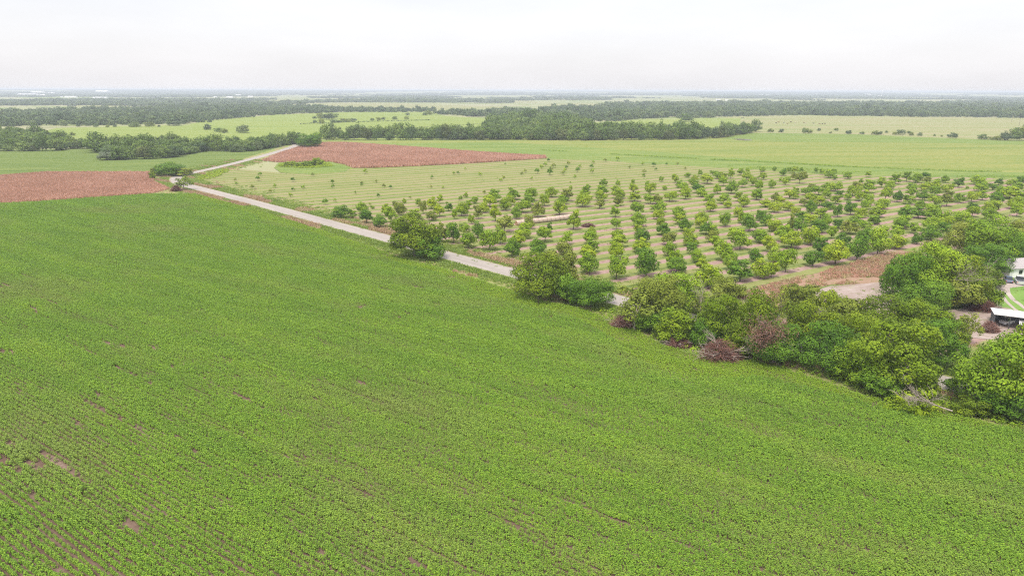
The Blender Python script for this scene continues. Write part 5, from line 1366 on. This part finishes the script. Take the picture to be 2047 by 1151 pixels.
# ------------------------------------------------------------------ far buildings, tanks and masts
def town():
    B = [(52, 191.5, 40, 4, 22, 'long white industrial hall at the left of the town'), (74, 188.3, 26, 4, 22, 'tall white hall behind the other halls'), (80, 193, 18, 4, 12, 'low white hall with a pinkish front'), (103, 189, 12, 3, 12, 'white hall to the right of the mast'),
         (140, 195.5, 22, 3.2, 12, 'white shed at the edge of the town fields'), (203, 187.5, 26, 5, 14, 'cream block building above the trees'), (198, 198, 28, 4, 12, 'white barn with a row of dark doors'), (123, 195, 4, 2, 8, 'tiny white hut between two sheds'),
         (232, 188, 5, 3, 10, 'small white house past the cream block'), (260, 183.5, 6, 2, 10, 'small white house on the ridge'), (280, 182.8, 8, 2, 10, 'white house pair on the ridge'), (172, 229, 16, 4, 8, 'pinkish-roofed farmhouse in the left woods'),
         (430, 195.3, 6, 2.4, 8, 'small white building in the middle of the town edge'), (459, 196, 12, 3, 12, 'white warehouse at the middle town edge'), (476, 193, 10, 4, 10, 'tan building behind the white warehouse'), (500, 194.5, 10, 2.5, 8, 'low pale building right of the warehouse'),
         (552, 206, 8, 3, 8, 'white house left of the farm group'), (572, 206.5, 10, 4, 9, 'white barn at the left of the farm group'), (582, 205, 8, 4, 9, 'pink-walled barn in the farm group'), (594, 205.5, 9, 3, 9, 'white barn in the middle of the farm group'),
         (606, 206.5, 7, 3.5, 8, 'cream house in the farm group'), (616, 205.5, 10, 3, 8, 'long white shed ending the farm group'), (652, 204.3, 4, 2.4, 6, 'lone white house at the tan strip'), (884, 202.5, 3, 2.4, 6, 'white house, one of three, nearer the orchard side'),
         (975, 204, 8, 4, 9, 'white farm building by the far bare slope'), (988, 203, 8, 3, 8, 'second farm building by the far bare slope'), (1013, 202.7, 4, 3, 7, 'small white house on the far bare slope'), (1522, 192, 8, 2.4, 9, 'white building left of the far clearing'),
         (1535, 191.5, 6, 2, 8, 'small white building by the far clearing'), (1632, 191, 5, 2, 8, 'white house at the end of the far clearing'), (1743, 193, 12, 2.4, 12, 'white hall beside the water tower'), (1735, 191.2, 10, 1.8, 14, 'long low hall behind the water tower'),
         (1757, 194, 6, 2.4, 10, 'small white building below the water tower'), (1908, 204.5, 6, 2.4, 8, 'white house in the far right woods'), (1757, 215, 7, 2.4, 7, 'white-roofed house in the far woods'), (1436, 200.5, 9, 2, 10, 'pale roof in the middle of the dark far woods'),
         (1453, 202, 5, 3, 7, 'small bright house in the dark far woods'), (2025, 197.5, 5, 2, 8, 'white house near the right horizon')]
    tw = plain('town_white', (0.80, 0.79, 0.78), 0.6); tp = plain('town_pink', (0.60, 0.42, 0.36), 0.7); tr = plain('town_roof', (0.82, 0.81, 0.82), 0.5)
    for i, (x, y, w, h, dm, lab) in enumerate(B):
        X, Y = px(x, y); sc = depth(X, Y) / FOC
        W = w * sc; Hh = max(3.0, h * sc * 0.62); D = min(max(dm, W * 0.4), 60)
        _z = float(far_z(np.array([[X, Y]]))[0]); root = empty('barn' if 'barn' in lab or 'shed' in lab or 'hall' in lab or 'warehouse' in lab else 'house', (X, Y, _z), (i % 5 - 2) * 0.05)
        MB().box(-W / 2, W / 2, 0, D, 0, Hh).build('wall', tp if 'pink' in lab else tw, root)
        r = MB(); rh = min(Hh * 0.45, D * 0.2)
        r.add([(-W / 2 - .4, -0.4, Hh + .01), (W / 2 + .4, -0.4, Hh + .01), (W / 2 + .4, D + .4, Hh + .01), (-W / 2 - .4, D + .4, Hh + .01), (-W / 2 - .4, D / 2, Hh + rh), (W / 2 + .4, D / 2, Hh + rh)],
              [(0, 1, 5, 4), (2, 3, 4, 5), (0, 4, 3), (1, 2, 5), (0, 3, 2, 1)])
        r.build('roof', tr, root)
        if 'dark doors' in lab:
            for k in range(5): MB().box(-W * .4 + k * W * .17, -W * .4 + k * W * .17 + W * .1, -0.1, -0.01, 0, Hh * 0.7).build('door', dark, root)
        tag(root, lab, 'building')
    # water tower
    X, Y = px(1762, 194); sc = depth(X, Y) / FOC
    root = empty('water_tower', (X, Y, 0)); Ht = min(50.0, 23 * sc)
    MB().tube([(0, 0, 0), (0, 0, Ht * 0.2), (0, 0, Ht * 0.78)], [2.8, 1.6, 1.6], 12).build('stem', tw, root)
    MB().tube([(0, 0, Ht * 0.76), (0, 0, Ht * 0.82), (0, 0, Ht * 0.90), (0, 0, Ht * 0.97), (0, 0, Ht)], [1.6, 5.2, 6.2, 4.5, 0.6], 16).build('tank', tw, root)
    tag(root, 'thin pale water tower standing above the right horizon', 'water tower')
    mast = plain('mast_steel', (0.45, 0.46, 0.48), 0.6)
    for x, y, top, r, lab in ((87, 190, 176, 1.6, 'dark spire-like mast among the white halls'), (237, 189, 169, 0.35, 'tallest faint radio mast, left of three'), (278, 189, 171, 0.3, 'faint radio mast in the middle of three'), (326, 189, 170, 0.3, 'faint radio mast right of the others')):
        X, Y = px(x, y); sc = depth(X, Y) / FOC
        Hm = min(51.0, (y - top) * sc)
        root = empty('radio_mast', (X, Y, 0)); MB().tube([(0, 0, 0), (0, 0, Hm * .6), (0, 0, Hm)], [r, r * .7, r * .3], 5).build('mast', mast, root)
        for q in (0.3, 0.6, 0.9): MB().box(-r * 2, r * 2, -r, r, Hm * q, Hm * q + r).build('crossbar', mast, root)
        tag(root, lab, 'mast')
town()

haze_box(53.0, 15800.0)
